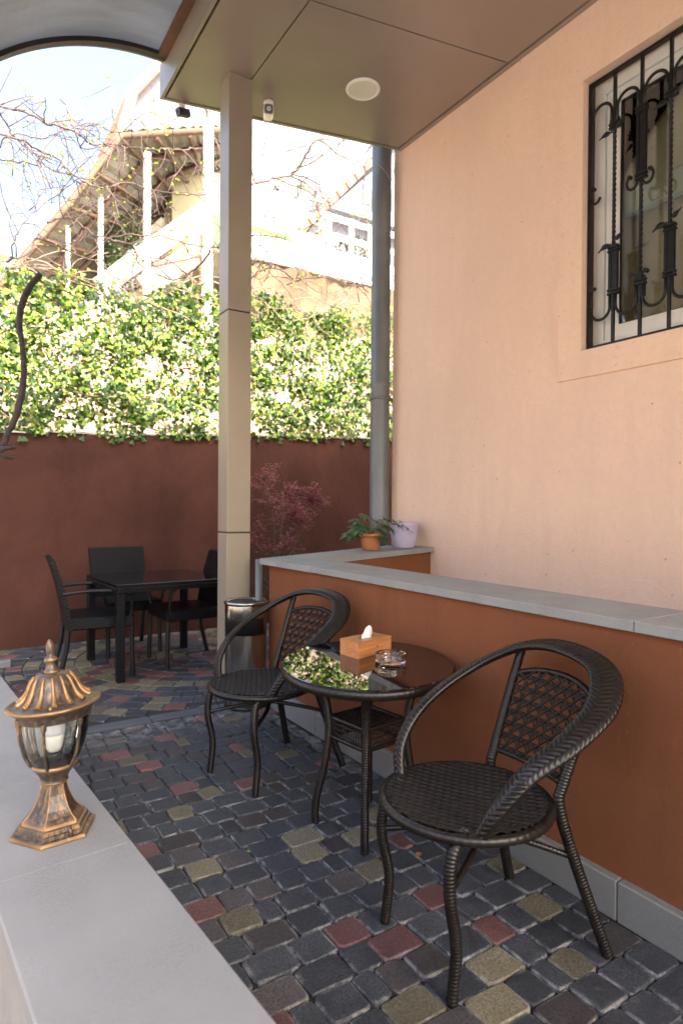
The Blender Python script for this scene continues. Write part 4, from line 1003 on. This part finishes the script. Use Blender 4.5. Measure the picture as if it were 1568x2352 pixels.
for (p, lev) in tips:
    if p.z < .80: continue
    for j in range(3 if lev > 1 else 1):
        c = p+Vector((rm_.gauss(0, .035), rm_.gauss(0, .035), rm_.gauss(0, .018)))
        tone = rm_.random(); colr = (.20+.16*tone, .075+.04*tone, .11+.06*tone) if rm_.random() < .75 else (.22, .05, .03)
        nb = len(mb.v); base = rm_.random()*6; tl = rm_.gauss(0, .4)
        for k in range(5):
            q = base+(k-2)*.62; L_ = rm_.uniform(.026, .042); d = Vector((cos(q), sin(q)*.8, -.25+tl*.3)); s = Vector((-sin(q), cos(q), rm_.uniform(-.3, .3)))*.0045
            mb.add([c, c+d*L_*.5-s, c+d*L_, c+d*L_*.5+s], [(0, 1, 2, 3)])
        cl += [colr]*(len(mb.v)-nb)
M_maple = leafmat('maple_leaf', (0,0,0), (0,0,0), .25, .5, True)
tag(mb.build('crown', M_maple, mp_, colors=cl), kind='stuff')
# ------------------------------------------------------------------ ivy hedge on top of the boundary wall
iv = thing('ivy_hedge', 'dense green ivy with tangled stems covering the fence above the brown wall', 'ivy', (2, 5.75, 1.8))
ri = random.Random(21)
def ivtop(X): return 3.02+.075*X+.06*sin(X*3.3)+.05*sin(X*7.1+1)
LEAF = [(0, 0), (.42, -.12), (.62, .22), (.38, .40), (.30, .72), (0, 1.05), (-.30, .72), (-.38, .40), (-.62, .22), (-.42, -.12)]
def ivy_leaf(mb, cl, c, s, nrm, spin, colr):
    nrm = nrm.normalized(); a_ = nrm.cross(Vector((0, 0, 1)));
    if a_.length < .05: a_ = Vector((1, 0, 0))
    a_.normalize(); b_ = nrm.cross(a_).normalized()
    ca, sa = cos(spin), sin(spin); A = a_*ca+b_*sa; B = b_*ca-a_*sa
    v = [c+(A*p[0]+B*(p[1]-.4))*s + nrm*(-(abs(p[0])*.22)*s) for p in LEAF]; v.append(c+nrm*.0)
    n = len(LEAF); mb.add(v, [(i, (i+1) % n, n) for i in range(n)], False); cl += [colr]*(n+1)
mb = MB(); cl = []
def ivcol():
    t = ri.random()
    if t < .03: return (.30, .22, .04)
    if t < .42: k = ri.uniform(.8, 1.5); return (.21*k, .30*k, .05*k)
    k = ri.uniform(.55, 1.2); return (.034*k, .086*k, .014*k)
ctr = []
for _ in range(1500): X = ri.uniform(-.4, 4.6); ctr.append((X, ri.uniform(1.74, ivtop(X)-.02)))
NL = 0
while NL < 19500:
    cX, cZ = ctr[ri.randrange(len(ctr))]
    X = cX+ri.gauss(0, .045); Z = cZ+ri.gauss(0, .035)
    if Z < zt(X)-.03 or Z > ivtop(X)+.06: continue
    dens = .55+.45*min(1, (Z-1.72)/.5)
    if ri.random() > dens: continue
    dep = ri.uniform(0, 1)**1.3; Y = 5.66+dep*.26+.03*sin(X*5)+.02*sin(Z*9)
    if Z < zt(X)+.02: Y = min(Y, 5.645)
    nrm = Vector((ri.gauss(0, .55), -1+ri.gauss(0, .3), ri.gauss(.45, .5)))
    ivy_leaf(mb, cl, Vector((X, Y, Z)), ri.uniform(.022, .048), nrm, ri.gauss(0, .7)+pi, ivcol()); NL += 1
for k in range(26):   # a few leaves hanging over the coping
    X = ri.uniform(.3, 4.2); ivy_leaf(mb, cl, Vector((X, 5.642, zt(X)-ri.uniform(0, .07))), .042, Vector((ri.gauss(0, .3), -1, .2)), pi+ri.gauss(0, .4), (.05, .12, .03))
M_ivy = leafmat('ivy_leaf', (0,0,0), (0,0,0), .35, .42, True)
tag(mb.build('leaves', M_ivy, None, colors=cl), kind='stuff')
lv = bpy.data.objects['leaves']; lv.parent = iv; lv.matrix_parent_inverse = Matrix.Translation(iv.location).inverted()
M_vine = plain('grey_brown_vine_bark', (.085, .055, .048), .8, 0, .3, 25, .3, 80, .002)
M_vine2 = plain('pinkish_dry_stem', (.36, .23, .17), .8, 0, .25, 25, .3, 80, .002)
mb = MB()
for k in range(210):
    X = ri.uniform(-.6, 4.4); Z = ri.uniform(1.8, ivtop(X)); p = Vector((X, 5.72+ri.uniform(0, .2), Z)); an = ri.choice((-1, 1))*ri.uniform(.2, .9); pts = [p.copy()]
    for i in range(7):
        an += ri.gauss(0, .25); p = p+Vector((cos(an), ri.gauss(0, .15), sin(an)))*ri.uniform(.05, .10)
        if p.z < 1.78 or p.z > ivtop(p.x)+.14: break
        pts.append(p.copy())
    if len(pts) > 2: mb.tube(cr(pts, 3), ri.uniform(.0025, .007), 5)
for k in range(70):   # dry stems looping above the leaves
    X = ri.uniform(.2, 4.4); p = Vector((X, 5.68+ri.uniform(-.1, .2), ivtop(X)-.05)); an = ri.uniform(-.6, 3.6); pts = [p.copy()]
    for i in range(8):
        an += ri.gauss(0, .28)-.10*(1 if cos(an) > 0 else -1); p = p+Vector((cos(an), ri.gauss(0, .2), sin(an)*.6))*ri.uniform(.05, .09); pts.append(p.copy())
        if p.z > ivtop(X)+.35: break
    mb.tube(cr(pts, 3), ri.uniform(.003, .0055), 5)
st = mb.build('stems', M_vine2, None); st.parent = iv; st.matrix_parent_inverse = Matrix.Translation(iv.location).inverted(); tag(st, kind='stuff')
# ------------------------------------------------------------------ grape vine
VINES=[
 (0.010,[(0.32, 5.3, 4.09), (0.37, 5.42, 4.15), (0.54, 5.36, 4.13), (0.69, 5.22, 4.02), (0.86, 5.19, 4.0), (1.01, 5.33, 4.03), (1.18, 5.42, 4.12), (1.34, 5.34, 4.09), (1.5, 5.2, 4.07), (1.71, 5.21, 4.13), (1.93, 5.35, 4.28)]),
 (0.008,[(0.31, 5.22, 3.82), (0.35, 5.09, 3.76), (0.48, 5.12, 3.79), (0.63, 5.27, 3.82), (0.77, 5.31, 3.81), (0.86, 5.19, 3.67), (0.94, 5.08, 3.58), (1.08, 5.15, 3.62), (1.29, 5.29, 3.78), (1.49, 5.3, 3.77), (1.65, 5.17, 3.73), (1.83, 5.08, 3.73), (2.04, 5.17, 3.82)]),
 (0.006,[(0.35, 5.51, 3.79), (0.47, 5.38, 3.74), (0.61, 5.28, 3.71), (0.76, 5.36, 3.75), (0.96, 5.5, 3.81), (1.1, 5.5, 3.83), (1.19, 5.36, 3.67), (1.21, 5.28, 3.47)]),
 (0.012,[(2.32, 5.51, 4.25), (2.13, 5.38, 3.72), (2.0, 5.28, 3.43), (1.96, 5.36, 3.32), (1.85, 5.5, 3.21), (1.72, 5.5, 3.13), (1.55, 5.36, 3.11)]),
 (0.012,[(2.11, 5.01, 3.86), (2.27, 5.0, 3.92), (2.5, 5.14, 4.08), (2.75, 5.22, 4.24), (2.82, 5.13, 4.36), (2.84, 4.99, 4.44), (2.93, 5.02, 4.54), (3.12, 5.16, 4.84)]),
 (0.007,[(2.74, 5.21, 4.24), (2.84, 5.08, 4.28), (2.97, 4.98, 4.38), (3.2, 5.06, 4.6), (3.46, 5.2, 4.92)]),
 (0.006,[(2.27, 4.97, 3.99), (2.36, 5.1, 4.16), (2.4, 5.09, 4.3), (2.35, 4.95, 4.41), (2.31, 4.88, 4.53)]),
 (0.007,[(2.28, 5.41, 3.63), (2.4, 5.28, 3.61), (2.57, 5.18, 3.59), (2.81, 5.26, 3.64), (3.16, 5.4, 3.88), (3.42, 5.4, 4.02), (3.66, 5.26, 4.01)]),
 (0.007,[(2.72, 5.17, 4.21), (3.05, 5.3, 4.28), (3.12, 5.29, 4.14), (3.1, 5.15, 3.91), (2.98, 5.08, 3.72), (2.86, 5.19, 3.6)]),
 (0.007,[(3.74, 5.3, 4.86), (3.7, 5.42, 4.81), (3.42, 5.36, 4.5), (3.28, 5.22, 4.25), (3.04, 5.19, 3.9), (2.98, 5.33, 3.81), (2.9, 5.42, 3.57), (2.89, 5.34, 3.37)]),
 (0.007,[(1.9, 5.2, 4.53), (1.96, 5.32, 4.57), (1.99, 5.26, 4.38), (2.02, 5.12, 4.15), (2.03, 5.09, 3.98)]),
 (0.007,[(2.25, 5.32, 3.28), (2.36, 5.19, 3.33), (2.44, 5.22, 3.6), (2.56, 5.37, 3.89), (2.89, 5.41, 4.13), (2.85, 5.29, 4.16), (2.93, 5.18, 4.28)]),
 (0.010,[(0.71, 5.5, 3.39), (0.89, 5.62, 3.52), (1.0, 5.56, 3.44), (1.05, 5.42, 3.34), (1.16, 5.39, 3.32), (1.39, 5.53, 3.36), (1.45, 5.62, 3.27), (1.52, 5.54, 3.18)]),
 (0.008,[(0.41, 5.38, 2.98), (0.59, 5.5, 3.13), (0.65, 5.62, 3.3), (0.79, 5.56, 3.25), (0.95, 5.42, 3.14), (1.12, 5.39, 3.13)]),
 (0.007,[(0.33, 5.28, 4.04), (0.42, 5.4, 4.02), (0.48, 5.52, 3.99), (0.62, 5.46, 3.89), (0.7, 5.32, 3.73), (0.84, 5.29, 3.71), (0.95, 5.43, 3.7)]),
 (0.006,[(0.34, 5.32, 3.77), (0.45, 5.19, 3.85), (0.64, 5.22, 3.89), (0.81, 5.37, 4.08), (1.04, 5.41, 4.23), (1.21, 5.29, 4.15), (1.33, 5.18, 4.27), (1.51, 5.25, 4.42)]),
 (0.008,[(1.2, 5.52, 3.39), (1.39, 5.39, 3.41), (1.61, 5.42, 3.46), (1.88, 5.57, 3.51), (2.1, 5.61, 3.55), (2.17, 5.49, 3.52)]),
 (0.008,[(2.29, 5.42, 3.12), (2.45, 5.29, 3.29), (2.67, 5.32, 3.37), (2.93, 5.47, 3.37), (3.23, 5.51, 3.47), (3.45, 5.39, 3.4), (3.74, 5.28, 3.4)]),
 (0.006,[(3.64, 5.28, 4.73), (3.66, 5.4, 4.43), (3.74, 5.52, 4.25), (3.55, 5.46, 3.92)]),
 (0.007,[(0.8, 5.41, 4.35), (0.84, 5.28, 4.16), (0.86, 5.18, 4.0), (0.94, 5.26, 3.93), (1.15, 5.4, 4.08)]),
 (0.006,[(0.44, 5.42, 2.99), (0.47, 5.29, 3.14), (0.58, 5.32, 3.35), (0.78, 5.47, 3.61), (0.97, 5.51, 3.82)]),
]
gv = thing('grape_vine', 'bare twisting grape vine with small yellow green buds over the ivy', 'climbing vine', (1.8, 5.3, 3.2))
rv = random.Random(3); M_bud = leafmat('young_vine_leaf', (.30, .40, .05), (.42, .48, .09), .4)
buds = MB(); twigs = MB()
def bud(p):
    for k in range(rv.randint(1, 4)):
        d = Vector((rv.gauss(0, 1), rv.gauss(0, 1), rv.gauss(.3, .8))).normalized(); leaf_blade(buds, p, d, (.1, .3, 1), rv.uniform(.010, .030), rv.uniform(.008, .020), .1, 3)
def twig(p, d, L_, r, lev):
    pts = [p]; q = Vector(p); dd = Vector(d); n = max(4, int(L_/.07))
    for i in range(n):
        dd = (dd+Vector((rv.gauss(0, .22), rv.gauss(0, .15), rv.gauss(0, .22)))).normalized(); q = q+dd*L_/n; pts.append(q.copy())
    twigs.tube(pts, lambda t: r*(1-.6*t)*(1+.35*(abs(sin(t*n*pi)) < .3)), 5)
    for a_ in pts[1:]:
        if rv.random() < .09: bud(a_)
    if lev < 2:
        for k in range(rv.randint(1, 3)):
            i = rv.randint(1, n-1); s_ = rv.choice((-1, 1)); twig(pts[i], (dd.x*.5-s_*dd.z, rv.gauss(0, .4), dd.z*.5+s_*dd.x), L_*rv.uniform(.3, .6), r*.6, lev+1)
for r, P in VINES:
    C = cr(P, 5); mb = MB(); mb.tube([p+Vector((rv.gauss(0, .006), 0, rv.gauss(0, .006))) for p in C], lambda t: r*(1-.35*t), 6)
    o = pt(mb, 'branch', M_vine, gv)
    for i in range(2, len(C)-1):
        if rv.random() < .30:
            d = (C[i+1]-C[i]).normalized(); s_ = rv.choice((-1, 1)); twig(C[i], (d.x*.6-s_*d.z, rv.gauss(0, .3), d.z*.6+s_*d.x), rv.uniform(.15, .6), r*.5, 1 if rv.random() < .6 else 0)
        if rv.random() < .15: bud(C[i])
for k in range(16):
    X = rv.uniform(.2, 1.4); twig(Vector((X, 5.3+rv.uniform(-.2, .2), 3.0+rv.random()*.9)), (rv.gauss(0, .5), 0, 1), rv.uniform(.4, 1.0), .004, 0)
for k in range(20):
    X = rv.uniform(2.2, 3.9); twig(Vector((X, 5.35+rv.uniform(-.2, .2), 3.3)), (rv.gauss(0, .6), 0, 1), rv.uniform(.4, 1.1), .004, 0)
tag(pt(twigs, 'twigs', M_vine, gv), kind='stuff'); tag(pt(buds, 'young_leaves', M_bud, gv), kind='stuff')
TRUNK=[(0.517, 4.3, 2.57), (0.464, 4.3, 2.492), (0.417, 4.3, 2.364), (0.405, 4.3, 2.244), (0.422, 4.3, 2.101), (0.43, 4.3, 1.969), (0.418, 4.3, 1.835), (0.39, 4.3, 1.701), (0.343, 4.3, 1.578), (0.313, 4.3, 1.498), (.22, 4.28, 1.45), (.05, 4.3, 1.46), (-.2, 4.35, 1.40), (-.3, 4.4, 0)]
vt = thing('old_vine_trunk', 'dark gnarled old vine trunk arching up at the far left', 'vine trunk', (-.3, 4.4, 0))
mb = MB(); C = cr(TRUNK, 6); mb.tube([p+Vector((rv.gauss(0, .002), rv.gauss(0, .002), 0)) for p in C], lambda t: .018+.006*sin(t*30)*.3+.012*max(0, t-.55), 10)
pt(mb, 'trunk', plain('dark_vine_bark', (.045, .032, .030), .85, 0, .4, 30, .6, 60, .006), vt)
mb = MB()
for d in ((.10, -.02, .03), (.09, 0, -.06), (-.08, -.05, .06)): mb.tube([Vector((.28, 4.29, 1.47)), Vector((.28+d[0]*.6, 4.29+d[1], 1.47+d[2]*.6)), Vector((.28+d[0], 4.29+d[1], 1.47+d[2]*.7))], lambda t: .02*(1-.5*t), 8)
pt(mb, 'knot', bpy.data.materials['dark_vine_bark'], vt)
# ------------------------------------------------------------------ hillside and houses beyond
g = MB(); nx, ny = 40, 14; v = []; f = []
def hz(X, Y):
    t = min(1, max(0, (Y-5.95)/3.0)); return 1.0*min(1, (Y-5.9)*3)*.6+3.4*t**1.1+.12*sin(X*1.7+Y)+.08*sin(X*4.1)
for i in range(nx+1):
    for k in range(ny+1):
        X = -14+i*34/nx; Y = 5.9+k*26/ny if k > 6 else 5.9+k*.55; v.append((X, Y, hz(X, Y)))
for i in range(nx):
    for k in range(ny): f.append((i*(ny+1)+k, (i+1)*(ny+1)+k, (i+1)*(ny+1)+k+1, i*(ny+1)+k+1))
g.add(v, f, True); tag(g.build('hillside', plain('pale_dry_earth', (.24, .175, .13), .95, 0, .25, 3, .6, 12, .03)), kind='structure')
M_hw = plain('shade_toned_pale_wall', (.19, .20, .235), .8, 0, .05, 2, .1)  # pale house wall, its shade put into this darker blue-grey colour
M_cream = plain('cream_render', (.42, .38, .25), .85, 0, .1, 2, .2)
M_pw = plain('white_painted_timber', (.80, .80, .78), .6, 0, .05, 4, .05)
M_rust = plain('brown_timber', (.12, .072, .045), .8, 0, .25, 10, .2)
M_corr = plain('grey_corrugated_sheet', (.20, .19, .15), .8, .1, .2, 6, .1)
M_tile = plain('orange_roof_tile', (.42, .20, .11), .85, 0, .25, 8, .3)
M_green = plain('bright_green_paint', (.045, .30, .015), .5, 0, .1, 4, .05)
def loft(mb, A, B, th=.05, corr=0):
    """sheet between polylines A and B with optional corrugation along B-A"""
    n = len(A); v = []; sub = 10
    pts = []
    for i in range(n-1):
        for k in range(sub): pts.append((A[i].lerp(A[i+1], k/sub), B[i].lerp(B[i+1], k/sub)))
    pts.append((A[-1], B[-1])); m_ = len(pts)
    for i, (p, q) in enumerate(pts):
        o_ = Vector((0, 0, corr*(1 if i % 2 else -1))); v += [p+o_, q+o_, q+o_+Vector((0, 0, th)), p+o_+Vector((0, 0, th))]
    f = [(4*i+k, 4*i+(k+1) % 4, 4*i+4+(k+1) % 4, 4*i+4+k) for i in range(m_-1) for k in range(4)]+[(0,1,2,3), (4*m_-4, 4*m_-3, 4*m_-2, 4*m_-1)]
    mb.add(v, f)
# stair house on the left
sh = thing('stair_house', 'hillside house with roofed outdoor stairs on white posts behind the ivy', 'house', (3.0, 10, 4))
UP = [Vector(p) for p in ((.30, 9, 3.40), (.80, 9, 4.22), (1.44, 9, 5.20), (2.10, 9, 6.30), (3.05, 9, 6.66), (3.62, 9, 6.87))]
LO = [Vector(p) for p in ((1.55, 11, 4.0), (2.12, 11, 4.80), (2.93, 11, 5.93), (3.6, 11, 6.68), (4.02, 11, 7.13), (4.35, 11, 7.35))]
mb = MB(); loft(mb, UP, LO, .03, .022); fixn(pt(mb, 'stair_roof', M_corr, sh))
for t in (0.0, .33, .66, .97):
    mb = MB(); mb.tube([a_.lerp(b_, t)-Vector((0, 0, .07)) for a_, b_ in zip(UP, LO)], .05, 4); pt(mb, 'rafter', M_rust, sh)
for i in range(1, 5):
    for s_ in (0, .5):
        if i == 4 and s_: continue
        a_ = UP[i].lerp(UP[i+1], s_) ; b_ = LO[i].lerp(LO[i+1], s_); mb = MB(); mb.tube([a_-Vector((0, 0, .12)), b_-Vector((0, 0, .12))], .035, 4); pt(mb, 'purlin', M_rust, sh)
for (X, z0, z1, w_) in ((1.385, 3.6, 4.74, .022), (1.785, 3.6, 5.21, .030), (2.39, 3.6, 5.99, .042), (3.265, 3.6, 6.70, .058)):
    mb = MB(); mb.bbox(X-w_, 8.8-w_, z0, X+w_, 8.8+w_, z1, .005); pt(mb, 'post', M_pw, sh)
for (p, q, h) in (((1.92, 9.5, 4.26), (4.3, 9.5, 6.55), .14), ((2.54, 9.5, 4.38), (4.3, 9.5, 5.95), .16), ((2.25, 9.7, 4.1), (4.3, 9.7, 6.0), .05)):
    p, q = Vector(p), Vector(q); n = (q-p).normalized(); up_ = Vector((-n.z, 0, n.x))*h
    mb = MB(); v = [p-up_, q-up_, q+up_, p+up_]; v += [a_+Vector((0, .08, 0)) for a_ in v]; mb.add(v, [(0,1,2,3),(7,6,5,4),(0,4,5,1),(1,5,6,2),(2,6,7,3),(3,7,4,0)]); fixn(pt(mb, 'stair_stringer', M_cream, sh))
for k in range(9):
    X = 2.5+k*.2; mb = MB(); mb.box(X, 9.59, 4.35+k*.19, X+.24, 10.4, 4.39+k*.19); pt(mb, 'stair_step', M_cream, sh)
mb = MB(); mb.box(3.3, 10.6, 3.8, 5.6, 13.5, 7.0); pt(mb, 'lower_wall', M_cream, sh)
mb = MB(); mb.box(3.42, 9.3, 5.15, 3.66, 9.36, 5.66); mb.box(3.62, 9.3, 5.15, 4.0, 9.36, 5.22); mb.box(3.62, 9.3, 5.42, 4.0, 9.36, 5.47); pt(mb, 'green_panel', M_green, sh)
mb = MB(); mb.tube([(2.6, 9.2, 4.62), (3.35, 9.2, 4.95)], .035, 8); mb.box(3.30, 9.15, 3.9, 3.36, 9.25, 5.0); pt(mb, 'red_rail', plain('dusty_red_paint', (.45, .22, .18), .6, 0, .1, 5, .1), sh)
mb = MB(); v = [(2.72, 12.2, 4), (6, 12.2, 4), (6, 12.2, 10.9), (3.6, 12.2, 9.7), (2.98, 12.2, 8.7), (2.72, 12.2, 7.7)]; v += [(a_[0], 15, a_[2]) for a_ in v]
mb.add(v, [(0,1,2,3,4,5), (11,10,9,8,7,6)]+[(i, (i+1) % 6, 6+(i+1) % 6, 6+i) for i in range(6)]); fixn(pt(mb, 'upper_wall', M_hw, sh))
for (p, q) in (((2.58, 12.0, 7.5), (2.92, 12.0, 8.85)), ((2.92, 12.0, 8.85), (3.62, 12.0, 9.85)), ((3.62, 12, 9.85), (5.8, 12, 10.9))):
    p, q = Vector(p), Vector(q); n = max(3, int((q-p).length/.24))
    for k in range(n):
        a_ = p.lerp(q, k/n); b_ = p.lerp(q, (k+.96)/n); mb = MB(); dn_ = Vector((.17, 0, -.05)); v = [a_, b_, b_+dn_, a_+dn_]; v += [c+Vector((0, 3, 0)) for c in v]
        mb.add(v, [(0,1,2,3),(7,6,5,4),(0,4,5,1),(1,5,6,2),(2,6,7,3),(3,7,4,0)]); fixn(pt(mb, 'verge_tile', M_tile, sh))
# pale house to the right
ph_ = thing('pale_house', 'white house with tiled stair roof edge high behind the vine at right', 'house', (8, 14.5, 4))
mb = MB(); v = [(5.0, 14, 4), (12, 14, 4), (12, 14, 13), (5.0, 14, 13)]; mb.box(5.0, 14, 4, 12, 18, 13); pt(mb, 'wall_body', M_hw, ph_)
mb = MB(); mb.box(7.80, 13.96, 8.36, 8.32, 14.02, 8.90); wd = pt(mb, 'window', mat('dark_window', (.05, .06, .08), .2), ph_)
mb = MB(); mb.box(7.74, 13.93, 8.30, 7.80, 13.99, 8.96); mb.box(8.32, 13.93, 8.30, 8.38, 13.99, 8.96); mb.box(7.80, 13.93, 8.90, 8.32, 13.99, 8.96); mb.box(7.8, 13.93, 8.30, 8.32, 13.99, 8.36); pt(mb, 'window_frame', M_pw, ph_)
p, q = Vector((7.1, 13.6, 7.65)), Vector((10.6, 13.6, 11.5)); n = 13
for k in range(n):
    a_ = p.lerp(q, k/n); b_ = p.lerp(q, (k+.8)/n); mb = MB(); dn_ = Vector((.10, 0, -.12)); v = [a_, b_, b_+dn_, a_+dn_]; v += [c+Vector((0, .5, 0)) for c in v]
    mb.add(v, [(0,1,2,3),(7,6,5,4),(0,4,5,1),(1,5,6,2),(2,6,7,3),(3,7,4,0)]); fixn(pt(mb, 'verge_tile', M_tile, ph_))
mb = MB(); v = [(8.2, 13.5, 8.6), (12, 13.5, 8.6), (12, 13.5, 12.4)]; v += [(a_[0], 13.95, a_[2]) for a_ in v]; mb.add(v, [(0,1,2), (5,4,3), (0,3,4,1), (1,4,5,2), (2,5,3,0)]); fixn(pt(mb, 'side_gable', M_hw, ph_))
# terrace with white fence
te = thing('terrace', 'sunlit white terrace with tan stone retaining wall under the pale house', 'terrace', (5.5, 9.4, 4))
mb = MB(); mb.box(3.95, 9.15, 5.05, 9.5, 11.5, 5.42); pt(mb, 'terrace_slab', M_pw, te)
mb = MB(); nx = 30; v = []; f = []
for i in range(nx+1):
    for k in range(7):
        v.append((3.7+i*.2, 9.20-.02*k*0+.06*sin(i*2.1+k*1.7)+.05*sin(i*.7-k), 3.7+k*.226+.0*i))
for i in range(nx):
    for k in range(6): f.append((i*7+k, (i+1)*7+k, (i+1)*7+k+1, i*7+k+1))
mb.add(v, f, True); pt(mb, 'retaining_wall', plain('tan_stone', (.12, .078, .045), .95, 0, .35, 3, .8, 6, .04), te)
fn = thing('white_fence', 'white painted wooden rail fence standing on the terrace', 'fence', (6.1, 9.5, 5.4))
for X in (5.58, 5.72, 6.20, 6.62, 7.3):
    mb = MB(); mb.box(X-.035, 9.46, 5.42, X+.035, 9.53, 6.28); pt(mb, 'post', M_pw, fn)
for z in (6.20, 5.88, 5.58):
    mb = MB(); mb.box(5.55, 9.42, z-.05, 7.6, 9.455, z+.05); pt(mb, 'rail', M_pw, fn)
mb = MB(); mb.box(4.0, 9.25, 5.422, 5.5, 9.30, 5.72); pt(mb, 'board', M_pw, fn)
gb = MB(); gb.box(3.98, 9.235, 5.50, 4.86, 9.249, 5.60); pt(gb, 'green_strip', M_green, fn)
# bushes
def bush(name, label, cat, c, R_, n, cols, seed, sz=.06):
    rb = random.Random(seed); t = thing(name, label, cat, (c[0], c[1], c[2]-R_[2])); mb = MB(); cl = []
    for k in range(n):
        d = Vector((rb.gauss(0, 1), rb.gauss(0, 1), rb.gauss(0, 1))).normalized()*rb.uniform(.3, 1)**.5; p = Vector((d.x*R_[0], d.y*R_[1], d.z*R_[2]+R_[2]))
        kk = rb.uniform(.7, 1.3); cc = rb.choice(cols); ivy_leaf(mb, cl, p, sz*rb.uniform(.6, 1.3), Vector((rb.gauss(0, 1), rb.gauss(-.6, .6), rb.gauss(.4, .7))), rb.random()*6, tuple(q*kk for q in cc))
    tag(mb.build('crown', M_ivy, t, colors=cl), kind='stuff')
    mb = MB(); mb.tube([(0, 0, -.6), (.02, 0, R_[2])], .03, 6); mb.build('trunk', M_bark, t); return t
bush('shrub', 'green shrub growing beneath the roofed stairs between white posts', 'shrub', (2.5, 10.2, 5.0), (.42, .3, .75), 1500, [(.05, .09, .03), (.07, .10, .03)], 1, .04)
bush('shrub', 'yellow green bush at the far left edge behind the ivy', 'shrub', (.55, 9.2, 3.9), (.5, .4, .5), 900, [(.25, .34, .06), (.30, .36, .10)], 2, .05)
bush('terrace_plant', 'dark twiggy plant behind the white rail fence', 'shrub', (6.6, 10.0, 5.85), (.5, .3, .42), 700, [(.03, .04, .025), (.05, .035, .03)], 6, .045)
bush('terrace_plant', 'dark plant against the pale house beside the fence post', 'shrub', (5.95, 12.0, 7.4), (.25, .3, .5), 400, [(.03, .045, .03), (.04, .04, .035)], 9, .05)
for (X, Y, a_, c_, L_, lab) in ((1.335, 1.605, .5, (.30, .14, .05), .045, 'dry orange brown fallen leaf on the paving behind the front chair leg'), (.861, 1.919, 1.9, (.16, .30, .03), .022, 'tiny yellow green leaf on the red paver in the middle of the floor')):
    mb = MB(); leaf_blade(mb, (-L_/2, 0, .002), (1, .1, .12), (0, 0, 1), L_, L_*.45, .25, 6); lf = mb.build('fallen_leaf', plain('dry_leaf' if c_[0] > .2 else 'fresh_leaf', c_, .7, 0, .2, 40, 0))
    lf.location = (X, Y, .003); lf.rotation_euler.z = a_; tag(lf, lab, 'leaf')
# house across the yard (seen only in the window reflection)
oh = thing('opposite_house', 'cream house across the yard, mirrored in the barred window', 'house', (-8, 3, 0))
mb = MB(); mb.box(-12, -6, -.02, -8, 12, 3.6); pt(mb, 'wall_body', plain('sunny_cream_render', (.70, .62, .50), .85, 0, .1, 2, .2), oh)
for y in (-3, 0, 3, 6, 9):
    mb = MB(); mb.box(-7.99, y, 1.2, -7.95, y+1.2, 3.0); w_ = pt(mb, 'window', mat('opposite_glass', (.06, .08, .10), .1), oh)
    mb = MB(); mb.box(-7.949, y+.57, 1.2, -7.92, y+.63, 3.0); mb.box(-7.949, y, 2.0, -7.925, y+.569, 2.06); pt(mb, 'window_bar', M_pw, oh)
for y in (-1, 4.6):
    mb = MB(); mb.box(-7.2, y, -.02, -6.8, y+.4, 4.0); pt(mb, 'pillar', M_peach, oh)
